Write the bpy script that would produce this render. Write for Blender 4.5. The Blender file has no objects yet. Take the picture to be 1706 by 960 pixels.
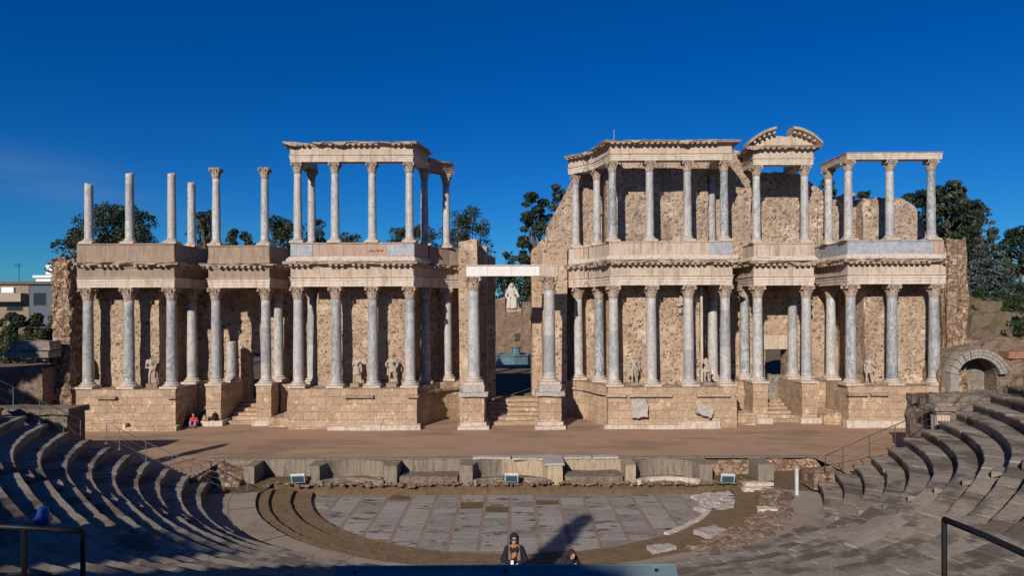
import bpy, bmesh, math, random
from mathutils import Vector, Matrix, noise
random.seed(7)
scn = bpy.context.scene
col = scn.collection
PI = math.pi
# ------------------------------------------------------------------ survey: photo measurements -> metres
FPX, HY, EYE, ROLL = 1137.3, 514.0, 9.1, 0.0045
def G(x, y, Y):
    dx, dy = x - 853.0, y - HY
    xc = dx - ROLL * dy; yc = dy + ROLL * dx
    return (xc * Y / FPX, Y, EYE - yc * Y / FPX)
def GX(x, Y): return G(x, HY, Y)[0]
def GZ(x, y, Y): return G(x, y, Y)[2]
Y0 = 44.8           # plane of the front columns
STAGE = 1.3         # stage level; the orchestra floor is 0

# ------------------------------------------------------------------ mesh collecting
def nv(p, f, a):
    v = noise.noise_vector(Vector(p) * f)
    return Vector(p) + v * a
class MB:
    def __init__(s): s.v = []; s.f = []; s.m = []; s.t = []; s.mi = 0; s.tone = 0.5
    def add(s, vs, fs):
        b = len(s.v); s.v += [tuple(v) for v in vs]
        for f in fs:
            s.f.append(tuple(b + i for i in f)); s.m.append(s.mi); s.t.append(s.tone)
    def box(s, x0, x1, y0, y1, z0, z1):
        s.add([(x0,y0,z0),(x1,y0,z0),(x1,y1,z0),(x0,y1,z0),(x0,y0,z1),(x1,y0,z1),(x1,y1,z1),(x0,y1,z1)],
              [(0,3,2,1),(4,5,6,7),(0,1,5,4),(1,2,6,5),(2,3,7,6),(3,0,4,7)])
    def mbox(s, M, sx, sy, sz):
        c = [M @ Vector((a*sx/2, b*sy/2, d*sz/2)) for d in (-1,1) for a, b in ((-1,-1),(1,-1),(1,1),(-1,1))]
        s.add(c, [(0,3,2,1),(4,5,6,7),(0,1,5,4),(1,2,6,5),(2,3,7,6),(3,0,4,7)])
    def rbox(s, x0, x1, y0, y1, z0, z1, step=.3, amp=.05, fr=1.3, topf=None):
        """a box of weathered masonry: gridded and pushed about by noise; topf(x,y) lowers the top"""
        n = [max(1, int(round(abs(b-a)/step))) for a, b in ((x0,x1),(y0,y1),(z0,z1))]
        key = {}
        def vid(i, j, k):
            q = (i, j, k)
            if q not in key:
                x = x0+(x1-x0)*i/n[0]; y = y0+(y1-y0)*j/n[1]
                zt = topf(x, y) if topf else z1
                z = z0+(zt-z0)*k/n[2]
                key[q] = len(s.v); s.v.append(tuple(nv((x,y,z), fr, amp) + noise.noise_vector(Vector((x,y,z))*fr*3.3)*amp*.5))
            return key[q]
        def q4(a, b, c, d): s.f.append((a,b,c,d)); s.m.append(s.mi); s.t.append(s.tone)
        for i in range(n[0]):
            for k in range(n[2]):
                q4(vid(i,0,k), vid(i+1,0,k), vid(i+1,0,k+1), vid(i,0,k+1))
                q4(vid(i+1,n[1],k), vid(i,n[1],k), vid(i,n[1],k+1), vid(i+1,n[1],k+1))
            for j in range(n[1]):
                q4(vid(i,j,n[2]), vid(i+1,j,n[2]), vid(i+1,j+1,n[2]), vid(i,j+1,n[2]))
        for j in range(n[1]):
            for k in range(n[2]):
                q4(vid(0,j+1,k), vid(0,j,k), vid(0,j,k+1), vid(0,j+1,k+1))
                q4(vid(n[0],j,k), vid(n[0],j+1,k), vid(n[0],j+1,k+1), vid(n[0],j,k+1))
    def lathe(s, prof, n=24, c=(0,0,0)):
        b = len(s.v)
        for r, z in prof:
            for i in range(n):
                a = 2*PI*i/n; s.v.append((c[0]+r*math.cos(a), c[1]+r*math.sin(a), c[2]+z))
        for k in range(len(prof)-1):
            for i in range(n):
                j = (i+1) % n
                s.f.append((b+k*n+i, b+k*n+j, b+(k+1)*n+j, b+(k+1)*n+i)); s.m.append(s.mi); s.t.append(s.tone)
        for k, rev in ((0,True),(len(prof)-1,False)):
            f = [b+k*n+i for i in range(n)]
            s.f.append(tuple(f[::-1] if rev else f)); s.m.append(s.mi); s.t.append(s.tone)
    def tube(s, pts, rad, n=8):
        pts = [Vector(p) for p in pts]; b = len(s.v)
        if not isinstance(rad, (list, tuple)): rad = [rad]*len(pts)
        up = Vector((0,0,1))
        for i, p in enumerate(pts):
            t = (pts[min(i+1,len(pts)-1)] - pts[max(i-1,0)]).normalized()
            a = t.cross(up)
            if a.length < .05: a = t.cross(Vector((1,0,0)))
            a.normalize(); c = t.cross(a).normalized()
            for k in range(n):
                w = 2*PI*k/n; s.v.append(tuple(p + (a*math.cos(w)+c*math.sin(w))*rad[i]))
        for i in range(len(pts)-1):
            for k in range(n):
                j = (k+1) % n
                s.f.append((b+i*n+k, b+i*n+j, b+(i+1)*n+j, b+(i+1)*n+k)); s.m.append(s.mi); s.t.append(s.tone)
        for i, rev in ((0,True),(len(pts)-1,False)):
            f = [b+i*n+k for k in range(n)]
            s.f.append(tuple(f[::-1] if rev else f)); s.m.append(s.mi); s.t.append(s.tone)
    def ball(s, c, r, n=10, m=7, M=None):
        b = len(s.v); r = r if isinstance(r, (tuple, list)) else (r,r,r)
        for k in range(m+1):
            th = PI*k/m
            for i in range(n):
                a = 2*PI*i/n
                p = Vector((r[0]*math.sin(th)*math.cos(a), r[1]*math.sin(th)*math.sin(a), r[2]*math.cos(th)))
                if M: p = M @ p
                s.v.append(tuple(Vector(c)+p))
        for k in range(m):
            for i in range(n):
                j = (i+1) % n
                s.f.append((b+k*n+i, b+(k+1)*n+i, b+(k+1)*n+j, b+k*n+j)); s.m.append(s.mi); s.t.append(s.tone)
    def prism(s, poly, y0, y1):
        """outline in x,z given depth along y"""
        n = len(poly)
        s.add([(x,y0,z) for x,z in poly]+[(x,y1,z) for x,z in poly],
              [tuple(range(n)), tuple(range(2*n-1,n-1,-1))]+[(i,i+n,(i+1)%n+n,(i+1)%n) for i in range(n)])
    def sweep(s, path, prof, sub=None, chip=None):
        """closed profile (d outward, z) along a plan path with mitred corners"""
        P = [Vector(p) for p in path]
        off = miters(P)
        pts = []
        for i in range(len(P)):
            pts.append((P[i], off[i]))
            if sub and i+1 < len(P):
                L = (P[i+1]-P[i]).length; n = int(L/sub)
                for k in range(1, n):
                    t = k/n; pts.append((P[i].lerp(P[i+1], t), off[i].lerp(off[i+1], t)))
        b = len(s.v); n = len(prof)
        for i, (p, o) in enumerate(pts):
            for j, (d, z) in enumerate(prof):
                if chip: d, z = chip(p, j, d, z)
                q = p + o*d
                s.v.append((q.x, q.y, z))
        for i in range(len(pts)-1):
            for j in range(n):
                k = (j+1) % n
                s.f.append((b+i*n+j, b+(i+1)*n+j, b+(i+1)*n+k, b+i*n+k)); s.m.append(s.mi); s.t.append(s.tone)
        for i, rev in ((0,False),(len(pts)-1,True)):
            f = [b+i*n+j for j in range(n)]
            s.f.append(tuple(f[::-1] if rev else f)); s.m.append(s.mi); s.t.append(s.tone)
    def weather(s, amp, fr):
        s.v = [tuple(nv(p, fr, amp)) for p in s.v]
    def mesh(s, name, mats, smooth=False, org=(0,0,0), tone=False, recalc=True):
        me = bpy.data.meshes.new(name)
        o = Vector(org)
        me.from_pydata([tuple(Vector(v)-o) for v in s.v], [], s.f)
        mats = mats if isinstance(mats, (list, tuple)) else [mats]
        for m in mats: me.materials.append(m)
        me.polygons.foreach_set('material_index', s.m)
        if tone:
            at = me.attributes.new('tone', 'FLOAT', 'FACE'); at.data.foreach_set('value', s.t)
        if recalc:
            bm = bmesh.new(); bm.from_mesh(me); bmesh.ops.recalc_face_normals(bm, faces=bm.faces); bm.to_mesh(me); bm.free()
        me.polygons.foreach_set('use_smooth', [smooth]*len(me.polygons))
        me.update()
        return me
    def build(s, name, mats, parent=None, smooth=False, tone=False, label=None, recalc=True, org=None):
        if org is None: org = origin(parent) if parent else (0,0,0)
        o = bpy.data.objects.new(name, s.mesh(name, mats, smooth, org, tone, recalc))
        col.objects.link(o)
        if parent: o.parent = parent
        if label: o['label'] = label
        return o
def origin(o):
    v = Vector((0,0,0))
    while o: v += o.location; o = o.parent
    return v
def miters(P):
    N = []
    for i in range(len(P)-1):
        t = (P[i+1]-P[i]).normalized(); N.append(Vector((t.y,-t.x)))
    out = []
    for i in range(len(P)):
        a = N[max(i-1,0)]; b = N[min(i,len(N)-1)]
        m = (a+b); m = m.normalized() if m.length > 1e-6 else a
        out.append(m/max(.5, m.dot(a)))
    return out
def thing(name, label, cat, loc=(0,0,0), group=None, kind='thing', rz=0):
    o = bpy.data.objects.new(name, None); col.objects.link(o)
    o.location = loc; o.rotation_euler = (0,0,rz); o.empty_display_size = .3
    o['label'] = label; o['category'] = cat; o['kind'] = kind
    if group: o['group'] = group
    return o
def tag(o, label, cat, group=None, kind='thing'):
    o['label'] = label; o['category'] = cat; o['kind'] = kind
    if group: o['group'] = group
    return o
def struct(o, label=None, cat=None, kind='structure'):
    o['kind'] = kind
    if label: o['label'] = label
    if cat: o['category'] = cat
    return o
def dup(root, loc, label, rz=0, sc=1, group=None):
    r = root.copy(); col.objects.link(r); r.location = loc; r.rotation_euler = (0,0,rz)
    r.scale = (sc,sc,sc) if not isinstance(sc, tuple) else sc
    r['label'] = label
    if group: r['group'] = group
    for ch in list(root.children):
        c = ch.copy(); col.objects.link(c); c.parent = r
        for g in list(ch.children):
            d = g.copy(); col.objects.link(d); d.parent = c
    return r
# ------------------------------------------------------------------ materials
class NT:
    def __init__(s, name, rough=.85, spec=.3):
        s.mat = bpy.data.materials.new(name); s.mat.use_nodes = True
        s.nt = s.mat.node_tree; s.b = s.nt.nodes['Principled BSDF']
        s.b.inputs['Roughness'].default_value = rough
        s.b.inputs['Specular IOR Level'].default_value = spec
        s.pos = s.nd('ShaderNodeNewGeometry').outputs['Position']
    def nd(s, t, **kw):
        n = s.nt.nodes.new(t)
        for k, v in kw.items(): setattr(n, k, v)
        return n
    def ln(s, a, b): s.nt.links.new(a, b)
    def put(s, inp, v):
        if hasattr(v, 'is_linked') or isinstance(v, bpy.types.NodeSocket): s.ln(v, inp)
        else: inp.default_value = v
    def vmap(s, sc=(1,1,1), loc=(0,0,0), src=None, rot=(0,0,0)):
        n = s.nd('ShaderNodeMapping'); s.ln(src or s.pos, n.inputs['Vector'])
        n.inputs['Scale'].default_value = sc; n.inputs['Location'].default_value = loc; n.inputs['Rotation'].default_value = rot
        return n.outputs[0]
    def noise(s, scale, detail=4, rough=.55, dist=0, vec=None, out='Fac'):
        n = s.nd('ShaderNodeTexNoise'); s.ln(vec or s.pos, n.inputs['Vector'])
        n.inputs['Scale'].default_value = scale; n.inputs['Detail'].default_value = detail
        n.inputs['Roughness'].default_value = rough; n.inputs['Distortion'].default_value = dist
        return n.outputs[out]
    def vor(s, scale, vec=None, feature='F1', out='Distance', rnd=1):
        n = s.nd('ShaderNodeTexVoronoi', feature=feature); s.ln(vec or s.pos, n.inputs['Vector'])
        n.inputs['Scale'].default_value = scale; n.inputs['Randomness'].default_value = rnd
        return n.outputs[out]
    def ramp(s, fac, stops, interp='LINEAR'):
        n = s.nd('ShaderNodeValToRGB'); s.put(n.inputs[0], fac); r = n.color_ramp; r.interpolation = interp
        while len(r.elements) < len(stops): r.elements.new(.5)
        for e, (p, c) in zip(r.elements, stops):
            e.position = p; e.color = (c,c,c,1) if isinstance(c, (int,float)) else (*c,1)
        return n.outputs[0]
    def mix(s, fac, a, b, mode='MIX'):
        n = s.nd('ShaderNodeMix', data_type='RGBA', blend_type=mode)
        s.put(n.inputs[0], fac)
        for i, v in ((6,a),(7,b)):
            if isinstance(v, tuple): n.inputs[i].default_value = (*v,1)
            else: s.ln(v, n.inputs[i])
        return n.outputs[2]
    def math(s, op, a, b=0.0):
        n = s.nd('ShaderNodeMath', operation=op); s.put(n.inputs[0], a); s.put(n.inputs[1], b)
        return n.outputs[0]
    def vadd(s, a, b, k=1.0):
        m = s.nd('ShaderNodeVectorMath', operation='SCALE'); s.ln(b, m.inputs[0]); m.inputs['Scale'].default_value = k
        n = s.nd('ShaderNodeVectorMath', operation='ADD'); s.ln(a, n.inputs[0]); s.ln(m.outputs[0], n.inputs[1])
        return n.outputs[0]
    def bump(s, h, strength=.5, dist=.05, nrm=None):
        n = s.nd('ShaderNodeBump'); n.inputs['Strength'].default_value = strength; n.inputs['Distance'].default_value = dist
        s.put(n.inputs['Height'], h)
        if nrm: s.ln(nrm, n.inputs['Normal'])
        return n.outputs[0]
    def attr(s, name, out='Fac'):
        n = s.nd('ShaderNodeAttribute'); n.attribute_name = name; return n.outputs[out]
    def rnd(s): return s.nd('ShaderNodeObjectInfo').outputs['Random']
    def done(s, color, nrm=None, rough=None):
        s.put(s.b.inputs['Base Color'], color if not isinstance(color, tuple) else (*color,1))
        if nrm: s.ln(nrm, s.b.inputs['Normal'])
        if rough is not None: s.put(s.b.inputs['Roughness'], rough)
        return s.mat
def flat(name, c, rough=.6, metal=0, spec=.3, var=.25, sc=6):
    n = NT(name, rough, spec); n.b.inputs['Metallic'].default_value = metal
    f = n.noise(sc, 5)
    return n.done(n.ramp(f, [(.25, tuple(v*(1-var) for v in c)), (.75, tuple(min(1,v*(1+var)) for v in c))]))
def rubble_mat(name, mortar, stones, scale, cover=.55, bstr=.9, rad=(.22,.50)):
    """field stones of two sizes set in rough lime mortar, with building lifts, repairs and put-log holes"""
    n = NT(name, .95, .1)
    v = n.vadd(n.pos, n.noise(4.5, 3, out='Color'), .10)
    v = n.vmap((1,1,1.25), src=v)
    def layer(sc, lo, hi, off):
        vv = n.vmap((1,1,1), (off,off*.7,off*.3), src=v)
        d = n.vor(sc, vv, 'F1', 'Distance'); c = n.vor(sc, vv, 'F1', 'Color')
        sp = n.nd('ShaderNodeSeparateColor'); n.ln(c, sp.inputs[0])
        keep = n.math('ADD', sp.outputs[1], n.math('MULTIPLY', n.math('SUBTRACT', n.noise(.5, 4), .5), .9))
        r = n.math('ADD', n.math('MULTIPLY', sp.outputs[2], hi-lo), lo)
        m_ = n.math('MULTIPLY', n.ramp(n.math('SUBTRACT', r, d), [(0,0),(.06,1)]), n.ramp(keep, [(cover,0),(cover+.05,1)]))
        return m_, n.ramp(sp.outputs[0], stones)
    m1, c1 = layer(scale, rad[0], rad[1], 0); m2, c2 = layer(scale*1.9, rad[0]-.02, rad[1]-.02, 7.3)
    big = n.noise(.5, 5)
    mort = n.mix(n.noise(6, 7, .7), tuple(m*.62 for m in mortar), tuple(min(1,m*1.2) for m in mortar))
    mort = n.mix(n.ramp(n.noise(1.3, 6, .65), [(.42,0),(.62,.55)]), mort, tuple(m*.7*k for m, k in zip(mortar, (1.08,.95,.86))))
    mort = n.mix(n.ramp(n.noise(.62, 5, .6, .4), [(.54,0),(.57,.7)]), mort, tuple(m*k for m, k in zip(mortar, (.86,.80,.76))))
    mort = n.mix(n.ramp(n.noise(.9, 5, .6, .4, vec=n.vmap((1,1,1), (31,7,3))), [(.58,0),(.60,.7)]), mort, tuple(min(1,m*1.28) for m in mortar))
    colr = n.mix(m2, mort, c2); colr = n.mix(m1, colr, n.mix(n.ramp(n.noise(11, 4), [(.35,0),(.7,.6)]), c1, tuple(m*.6 for m in mortar)))
    sx = n.nd('ShaderNodeSeparateXYZ'); n.ln(v, sx.inputs[0])
    lift = n.math('PINGPONG', n.math('ADD', sx.outputs[2], n.math('MULTIPLY', n.noise(1.1, 4), .3)), .75)
    lm = n.ramp(lift, [(.0,.6),(.035,.0)])
    colr = n.mix(lm, colr, tuple(m*.3 for m in mortar))
    holes = n.ramp(n.vor(1.05, n.pos, 'F1', 'Distance'), [(.055,1),(.085,0)])
    colr = n.mix(holes, colr, (.05,.035,.028))
    pits = n.ramp(n.noise(13, 4, .7), [(.62,0),(.68,.8)])
    colr = n.mix(pits, colr, tuple(m*.25 for m in mortar))
    colr = n.mix(n.ramp(big, [(.42,0),(.60,.5)]), colr, tuple(m*k for m, k in zip(mortar, (.66,.6,.56))))
    colr = n.mix(n.ramp(n.noise(.8, 5, .6, vec=n.vmap((1,1,.3))), [(.52,0),(.68,.5)]), colr, (.19,.14,.105))
    h = n.math('ADD', n.math('MULTIPLY', n.math('MAXIMUM', m1, m2), .8), n.math('MULTIPLY', n.noise(14, 6, .7), .7))
    h = n.math('SUBTRACT', h, n.math('ADD', n.math('MULTIPLY', pits, .8), n.math('MULTIPLY', holes, 1.5)))
    return n.done(colr, n.bump(h, bstr, .09))
RUB = rubble_mat('rubble_masonry', (.555,.425,.305), [(0,(.07,.05,.038)),(.35,(.24,.165,.12)),(.6,(.40,.29,.215)),(.85,(.28,.18,.13)),(1,(.58,.48,.4))], 2.9, .42, 1.0)
RUBHI = rubble_mat('coarse_rubble', (.54,.425,.32), [(0,(.09,.065,.052)),(.3,(.22,.165,.13)),(.6,(.43,.335,.265)),(.85,(.27,.22,.19)),(1,(.62,.55,.48))], 2.9, .18, 1.0)
RUBBR = rubble_mat('broken_rubble', (.25,.165,.105), [(0,(.22,.145,.095)),(.35,(.46,.32,.215)),(.7,(.62,.45,.32)),(1,(.34,.20,.135))], 2.9, .02, 1.0, (.42,.72))
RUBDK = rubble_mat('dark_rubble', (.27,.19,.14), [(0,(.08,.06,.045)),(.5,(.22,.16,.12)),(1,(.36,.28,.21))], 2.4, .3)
def ashlar_mat(name, c1, c2, mortar, bw=.95, rh=.5):
    n = NT(name, .9, .15)
    sx = n.nd('ShaderNodeSeparateXYZ'); n.ln(n.pos, sx.inputs[0])
    cb = n.nd('ShaderNodeCombineXYZ')
    n.ln(n.math('ADD', sx.outputs[0], n.math('MULTIPLY', sx.outputs[1], .83)), cb.inputs[0]); n.ln(sx.outputs[2], cb.inputs[1])
    v = n.vadd(cb.outputs[0], n.noise(1.2, 4, out='Color'), .17)
    br = n.nd('ShaderNodeTexBrick'); n.ln(v, br.inputs['Vector'])
    br.inputs['Scale'].default_value = 1; br.inputs['Brick Width'].default_value = bw; br.inputs['Row Height'].default_value = rh
    br.inputs['Mortar Size'].default_value = .014; br.inputs['Mortar Smooth'].default_value = .4; br.inputs['Bias'].default_value = 0
    br.inputs['Color1'].default_value = (*c1,1); br.inputs['Color2'].default_value = (*c2,1); br.inputs['Mortar'].default_value = (*mortar,1)
    c = br.outputs['Color']
    c = n.mix(n.ramp(n.noise(.9, 5), [(.35,0),(.7,.55)]), c, tuple(x*.55 for x in c1))
    c = n.mix(n.ramp(n.noise(3.5, 6, .65), [(.45,0),(.7,.5)]), c, tuple(min(1,x*1.25) for x in c2))
    c = n.mix(n.ramp(n.noise(8, 6, .75), [(.48,0),(.66,.75)]), c, tuple(x*.33 for x in c1))
    c = n.mix(n.ramp(n.noise(1.9, 6, .7), [(.56,0),(.63,.6)]), c, tuple(min(1,x*1.45) for x in c1))
    h = n.math('ADD', n.math('MULTIPLY', br.outputs['Fac'], -1.0), n.math('MULTIPLY', n.noise(7, 7, .65), .9))
    return n.done(c, n.bump(h, .7, .05))
ASH = ashlar_mat('granite_blocks', (.52,.375,.255), (.38,.265,.175), (.24,.165,.11))
ASHG = ashlar_mat('grey_blocks', (.30,.255,.21), (.24,.20,.165), (.09,.07,.055), .9, .6)
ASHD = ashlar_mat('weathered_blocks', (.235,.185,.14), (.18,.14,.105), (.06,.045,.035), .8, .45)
def streaked(name, a, b, stain, amt=.5, sc=1.0, joints=True):
    n = NT(name, .85, .2)
    c = n.mix(n.noise(2.1*sc, 6, .6), a, b)
    st = n.noise(2.4*sc, 5, .6, vec=n.vmap((1.6,1.6,.28)))
    c = n.mix(n.ramp(st, [(.48,0),(.75,amt)]), c, stain)
    c = n.mix(n.ramp(n.noise(7*sc, 6, .7), [(.52,0),(.72,amt*.9)]), c, tuple(x*.45 for x in b))
    h = n.noise(9*sc, 6, .65)
    if joints:
        sx = n.nd('ShaderNodeSeparateXYZ'); n.ln(n.pos, sx.inputs[0])
        cb = n.nd('ShaderNodeCombineXYZ'); n.ln(n.math('ADD', sx.outputs[0], n.math('MULTIPLY', sx.outputs[1], .7)), cb.inputs[0]); cb.inputs[1].default_value = 133
        br = n.nd('ShaderNodeTexBrick'); n.ln(cb.outputs[0], br.inputs['Vector']); br.offset = 0
        br.inputs['Scale'].default_value = 1; br.inputs['Brick Width'].default_value = 1.55; br.inputs['Row Height'].default_value = 400
        br.inputs['Mortar Size'].default_value = .012
        br.inputs['Color1'].default_value = (.5,.5,.5,1); br.inputs['Color2'].default_value = (1,1,1,1)
        c = n.mix(n.math('MULTIPLY', br.outputs['Fac'], .6), c, tuple(x*.3 for x in stain))
        c = n.mix(.22, c, br.outputs['Color'], 'MULTIPLY')
    return n.done(c, n.bump(h, .45, .04))
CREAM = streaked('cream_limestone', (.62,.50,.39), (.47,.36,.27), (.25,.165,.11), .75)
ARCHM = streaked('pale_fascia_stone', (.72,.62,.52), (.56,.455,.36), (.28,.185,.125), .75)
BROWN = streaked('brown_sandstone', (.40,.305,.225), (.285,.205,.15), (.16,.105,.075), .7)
WHITE = streaked('white_marble', (.62,.54,.46), (.48,.395,.32), (.24,.165,.115), .7, 1.6, False)
NEWW = streaked('clean_marble', (.84,.80,.74), (.74,.69,.62), (.52,.42,.33), .3, .8, True)
CAPM = streaked('stained_marble', (.50,.40,.31), (.37,.275,.205), (.15,.09,.055), .9, 3.0, False)
def marble_mat(name, pale):
    n = NT(name, .55, .35)
    oi = n.nd('ShaderNodeObjectInfo')
    base = n.vadd(n.pos, oi.outputs['Location'], 3.1)
    w = n.noise(1.5, 6, .65, 1.4, vec=n.vmap((1.5,1.5,.55), src=base))
    vein = n.noise(2.6, 7, .7, 2.2, vec=n.vmap((1,1,.5), src=base, rot=(.5,.4,0)))
    a, b = ((.46,.445,.425),(.235,.245,.26)) if pale else ((.25,.275,.285),(.125,.15,.175))
    c = n.mix(n.ramp(w, [(.35,0),(.68,1)]), a, b)
    c = n.mix(n.ramp(vein, [(.47,0),(.55,.85),(.64,0)]), c, (.60,.59,.57))
    c = n.mix(n.math('MULTIPLY', oi.outputs['Random'], .45), c, (.36,.325,.285))
    sz = n.nd('ShaderNodeSeparateXYZ'); n.ln(n.pos, sz.inputs[0])
    wn = n.nd('ShaderNodeTexWhiteNoise', noise_dimensions='1D')
    n.ln(n.math('ADD', n.math('FLOOR', n.math('ADD', n.math('MULTIPLY', sz.outputs[2], .42), n.math('MULTIPLY', oi.outputs['Random'], 7.0))), n.math('MULTIPLY', oi.outputs['Random'], 91.0)), wn.inputs['W'])
    c = n.mix(n.ramp(wn.outputs['Value'], [(.35,0),(.9,.42)]), c, (.46,.42,.37) if pale else (.33,.32,.31))
    c = n.mix(n.ramp(wn.outputs['Value'], [(.0,.45),(.25,0)]), c, (.13,.15,.17))
    dj = n.math('FRACT', n.math('ADD', n.math('MULTIPLY', sz.outputs[2], .42), n.math('MULTIPLY', oi.outputs['Random'], 7.0)))
    c = n.mix(n.ramp(dj, [(0,.7),(.012,0)]), c, (.10,.08,.07))
    c = n.mix(n.ramp(n.noise(3.2, 6, .7, vec=base), [(.52,0),(.70,.55)]), c, (.19,.14,.11))
    c = n.mix(n.ramp(n.noise(3.0, 5, .65, vec=n.vmap((1.6,1.6,.22), src=base)), [(.54,0),(.70,.5)]), c, (.12,.105,.095))
    return n.done(c, n.bump(n.noise(16, 5, .6), .25, .02))
GREYW = streaked('weathered_white_stone', (.47,.43,.385), (.34,.305,.265), (.16,.12,.09), .6, 2.2, False)
MARB = marble_mat('grey_marble', False); MARBP = marble_mat('pale_grey_marble', True)
def plaqm():
    n = NT('bluish_marble_panel', .6, .3)
    c = n.mix(n.ramp(n.noise(1.7, 6, .65, 1.2), [(.35,0),(.7,1)]), (.36,.37,.385), (.22,.24,.27))
    c = n.mix(n.ramp(n.noise(2.2, 6, .7, 2), [(.5,0),(.55,.6),(.62,0)]), c, (.52,.51,.50))
    c = n.mix(n.ramp(n.noise(2.5, 5, .6, vec=n.vmap((2,2,.4))), [(.52,0),(.75,.6)]), c, (.32,.24,.18))
    return n.done(c, n.bump(n.noise(10,5), .3, .03))
PANEL = plaqm()
def sand():
    n = NT('stage_sand', .97, .05)
    big = n.noise(.32, 5, .6, vec=n.vmap((.5,1.5,1)))
    c = n.mix(n.noise(1.3, 7, .65), (.41,.27,.175), (.325,.205,.13))
    c = n.mix(n.ramp(big, [(.49,0),(.62,.55)]), c, (.15,.105,.072))
    c = n.mix(n.ramp(n.noise(2.6, 6, .7, vec=n.vmap((.6,1.4,1))), [(.54,0),(.68,.45)]), c, (.50,.36,.255))
    c = n.mix(n.ramp(n.noise(26, 4, .7), [(.52,0),(.7,.45)]), c, (.46,.32,.23))
    return n.done(c, n.bump(n.noise(18, 7, .7), .5, .05))
SAND = sand()
def earth(name, a, b, g, gm=.5, bs=.8):
    n = NT(name, .97, .05)
    c = n.mix(n.noise(1.6, 7, .7), a, b)
    c = n.mix(n.ramp(n.noise(.7, 6, .65), [(.45,0),(.62,gm)]), c, g)
    c = n.mix(n.ramp(n.noise(4.5, 6, .75), [(.5,0),(.64,.6)]), c, tuple(x*.5 for x in b))
    c = n.mix(n.ramp(n.noise(13, 5, .75), [(.5,0),(.72,.55)]), c, tuple(x*.4 for x in b))
    c = n.mix(n.ramp(n.noise(30, 3, .75), [(.56,0),(.7,.5)]), c, tuple(min(1,x*1.6) for x in a))
    return n.done(c, n.bump(n.noise(15, 8, .75), bs, .07))
SOIL = earth('dry_soil', (.205,.14,.085), (.135,.09,.055), (.12,.105,.045), .55)
RINGM = earth('withered_turf', (.27,.185,.11), (.18,.12,.07), (.16,.125,.06), .4)
DIRT = earth('garden_dirt', (.20,.145,.105), (.135,.098,.072), (.13,.12,.06), .6)
def tread():
    n = NT('worn_seat_stone', .92, .12)
    t = n.attr('tone')
    c = n.mix(n.noise(1.1, 7, .65), (.295,.245,.19), (.19,.154,.118))
    c = n.mix(n.ramp(t, [(.2,.0),(1,.35)]), c, (.40,.35,.29))
    c = n.mix(n.ramp(n.noise(.55, 6, .62, vec=n.vmap((1,1,2))), [(.50,0),(.57,.72)]), c, (.075,.058,.046))
    c = n.mix(n.ramp(n.noise(6, 6, .75), [(.5,0),(.72,.6)]), c, (.08,.066,.052))
    c = n.mix(n.ramp(n.noise(22, 4, .7), [(.55,0),(.7,.4)]), c, (.36,.33,.29))
    return n.done(c, n.bump(n.noise(9, 8, .72), .6, .05))
SEAT = tread()
def pave():
    n = NT('walkway_slabs', .9, .15)
    t = n.attr('tone')
    c = n.mix(n.noise(1.4, 7, .65), (.33,.26,.19), (.23,.18,.13))
    c = n.mix(n.ramp(t, [(0,.0),(1,.45)]), c, (.34,.30,.25))
    c = n.mix(n.ramp(n.noise(.8, 6, .65), [(.54,0),(.66,.45)]), c, (.12,.098,.075))
    c = n.mix(n.ramp(n.noise(9, 6, .75), [(.52,0),(.72,.5)]), c, (.11,.09,.07))
    return n.done(c, n.bump(n.noise(10, 8, .7), .45, .04))
WALK = pave()
def slab():
    n = NT('orchestra_marble', .62, .3)
    t = n.attr('tone')
    c = n.ramp(t, [(0,(.16,.15,.135)),(.3,(.225,.208,.186)),(.7,(.30,.275,.243)),(1,(.20,.186,.17))])
    c = n.mix(n.ramp(n.noise(2.4, 7, .7, 1), [(.4,0),(.7,.55)]), c, (.40,.335,.27))
    c = n.mix(n.ramp(n.noise(.9, 7, .7, vec=n.vmap((.75,1.7,1))), [(.555,0),(.60,.85)]), c, (.065,.05,.038))
    c = n.mix(n.ramp(n.noise(8, 6, .7), [(.54,0),(.7,.6)]), c, (.12,.11,.10))
    return n.done(c, n.bump(n.noise(9, 7, .7), .3, .03))
SLAB = slab()
PINK = earth('pinkish_joint_stone', (.33,.245,.195), (.255,.18,.14), (.19,.14,.10), .5, .4)
def leafm(name, stops, tr=.25):
    n = NT(name, .55, .25)
    c = n.ramp(n.attr('tone'), stops)
    n.done(c)
    t = n.nd('ShaderNodeBsdfTranslucent'); n.ln(c, t.inputs[0])
    mx = n.nd('ShaderNodeMixShader'); mx.inputs[0].default_value = tr
    n.ln(n.b.outputs[0], mx.inputs[1]); n.ln(t.outputs[0], mx.inputs[2])
    n.ln(mx.outputs[0], n.nt.nodes['Material Output'].inputs[0])
    return n.mat
LEAF = leafm('evergreen_leaf', [(0,(.018,.028,.012)),(.5,(.04,.055,.022)),(1,(.125,.135,.055))])  # brightest tone raised so some leaves look sunlit
PINEL = leafm('pine_needles', [(0,(.016,.026,.014)),(.5,(.032,.05,.025)),(1,(.10,.12,.06))])
SPRUCE = leafm('blue_spruce_needles', [(0,(.045,.06,.056)),(.5,(.085,.11,.10)),(1,(.15,.18,.165))])
SHRUB = leafm('shrub_leaf', [(0,(.018,.035,.012)),(.5,(.04,.07,.022)),(1,(.08,.12,.04))])
BARK = flat('bark', (.11,.08,.055), .95, sc=9, var=.5)
METAL = flat('galvanised_rail', (.30,.30,.31), .45, .6, .5, .2)
DKMETAL = flat('dark_painted_rail', (.012,.011,.012), .55, .0, .3, .2)
BRNMETAL = flat('brown_painted_rail', (.085,.06,.055), .5, .2, .4, .2)
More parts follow.
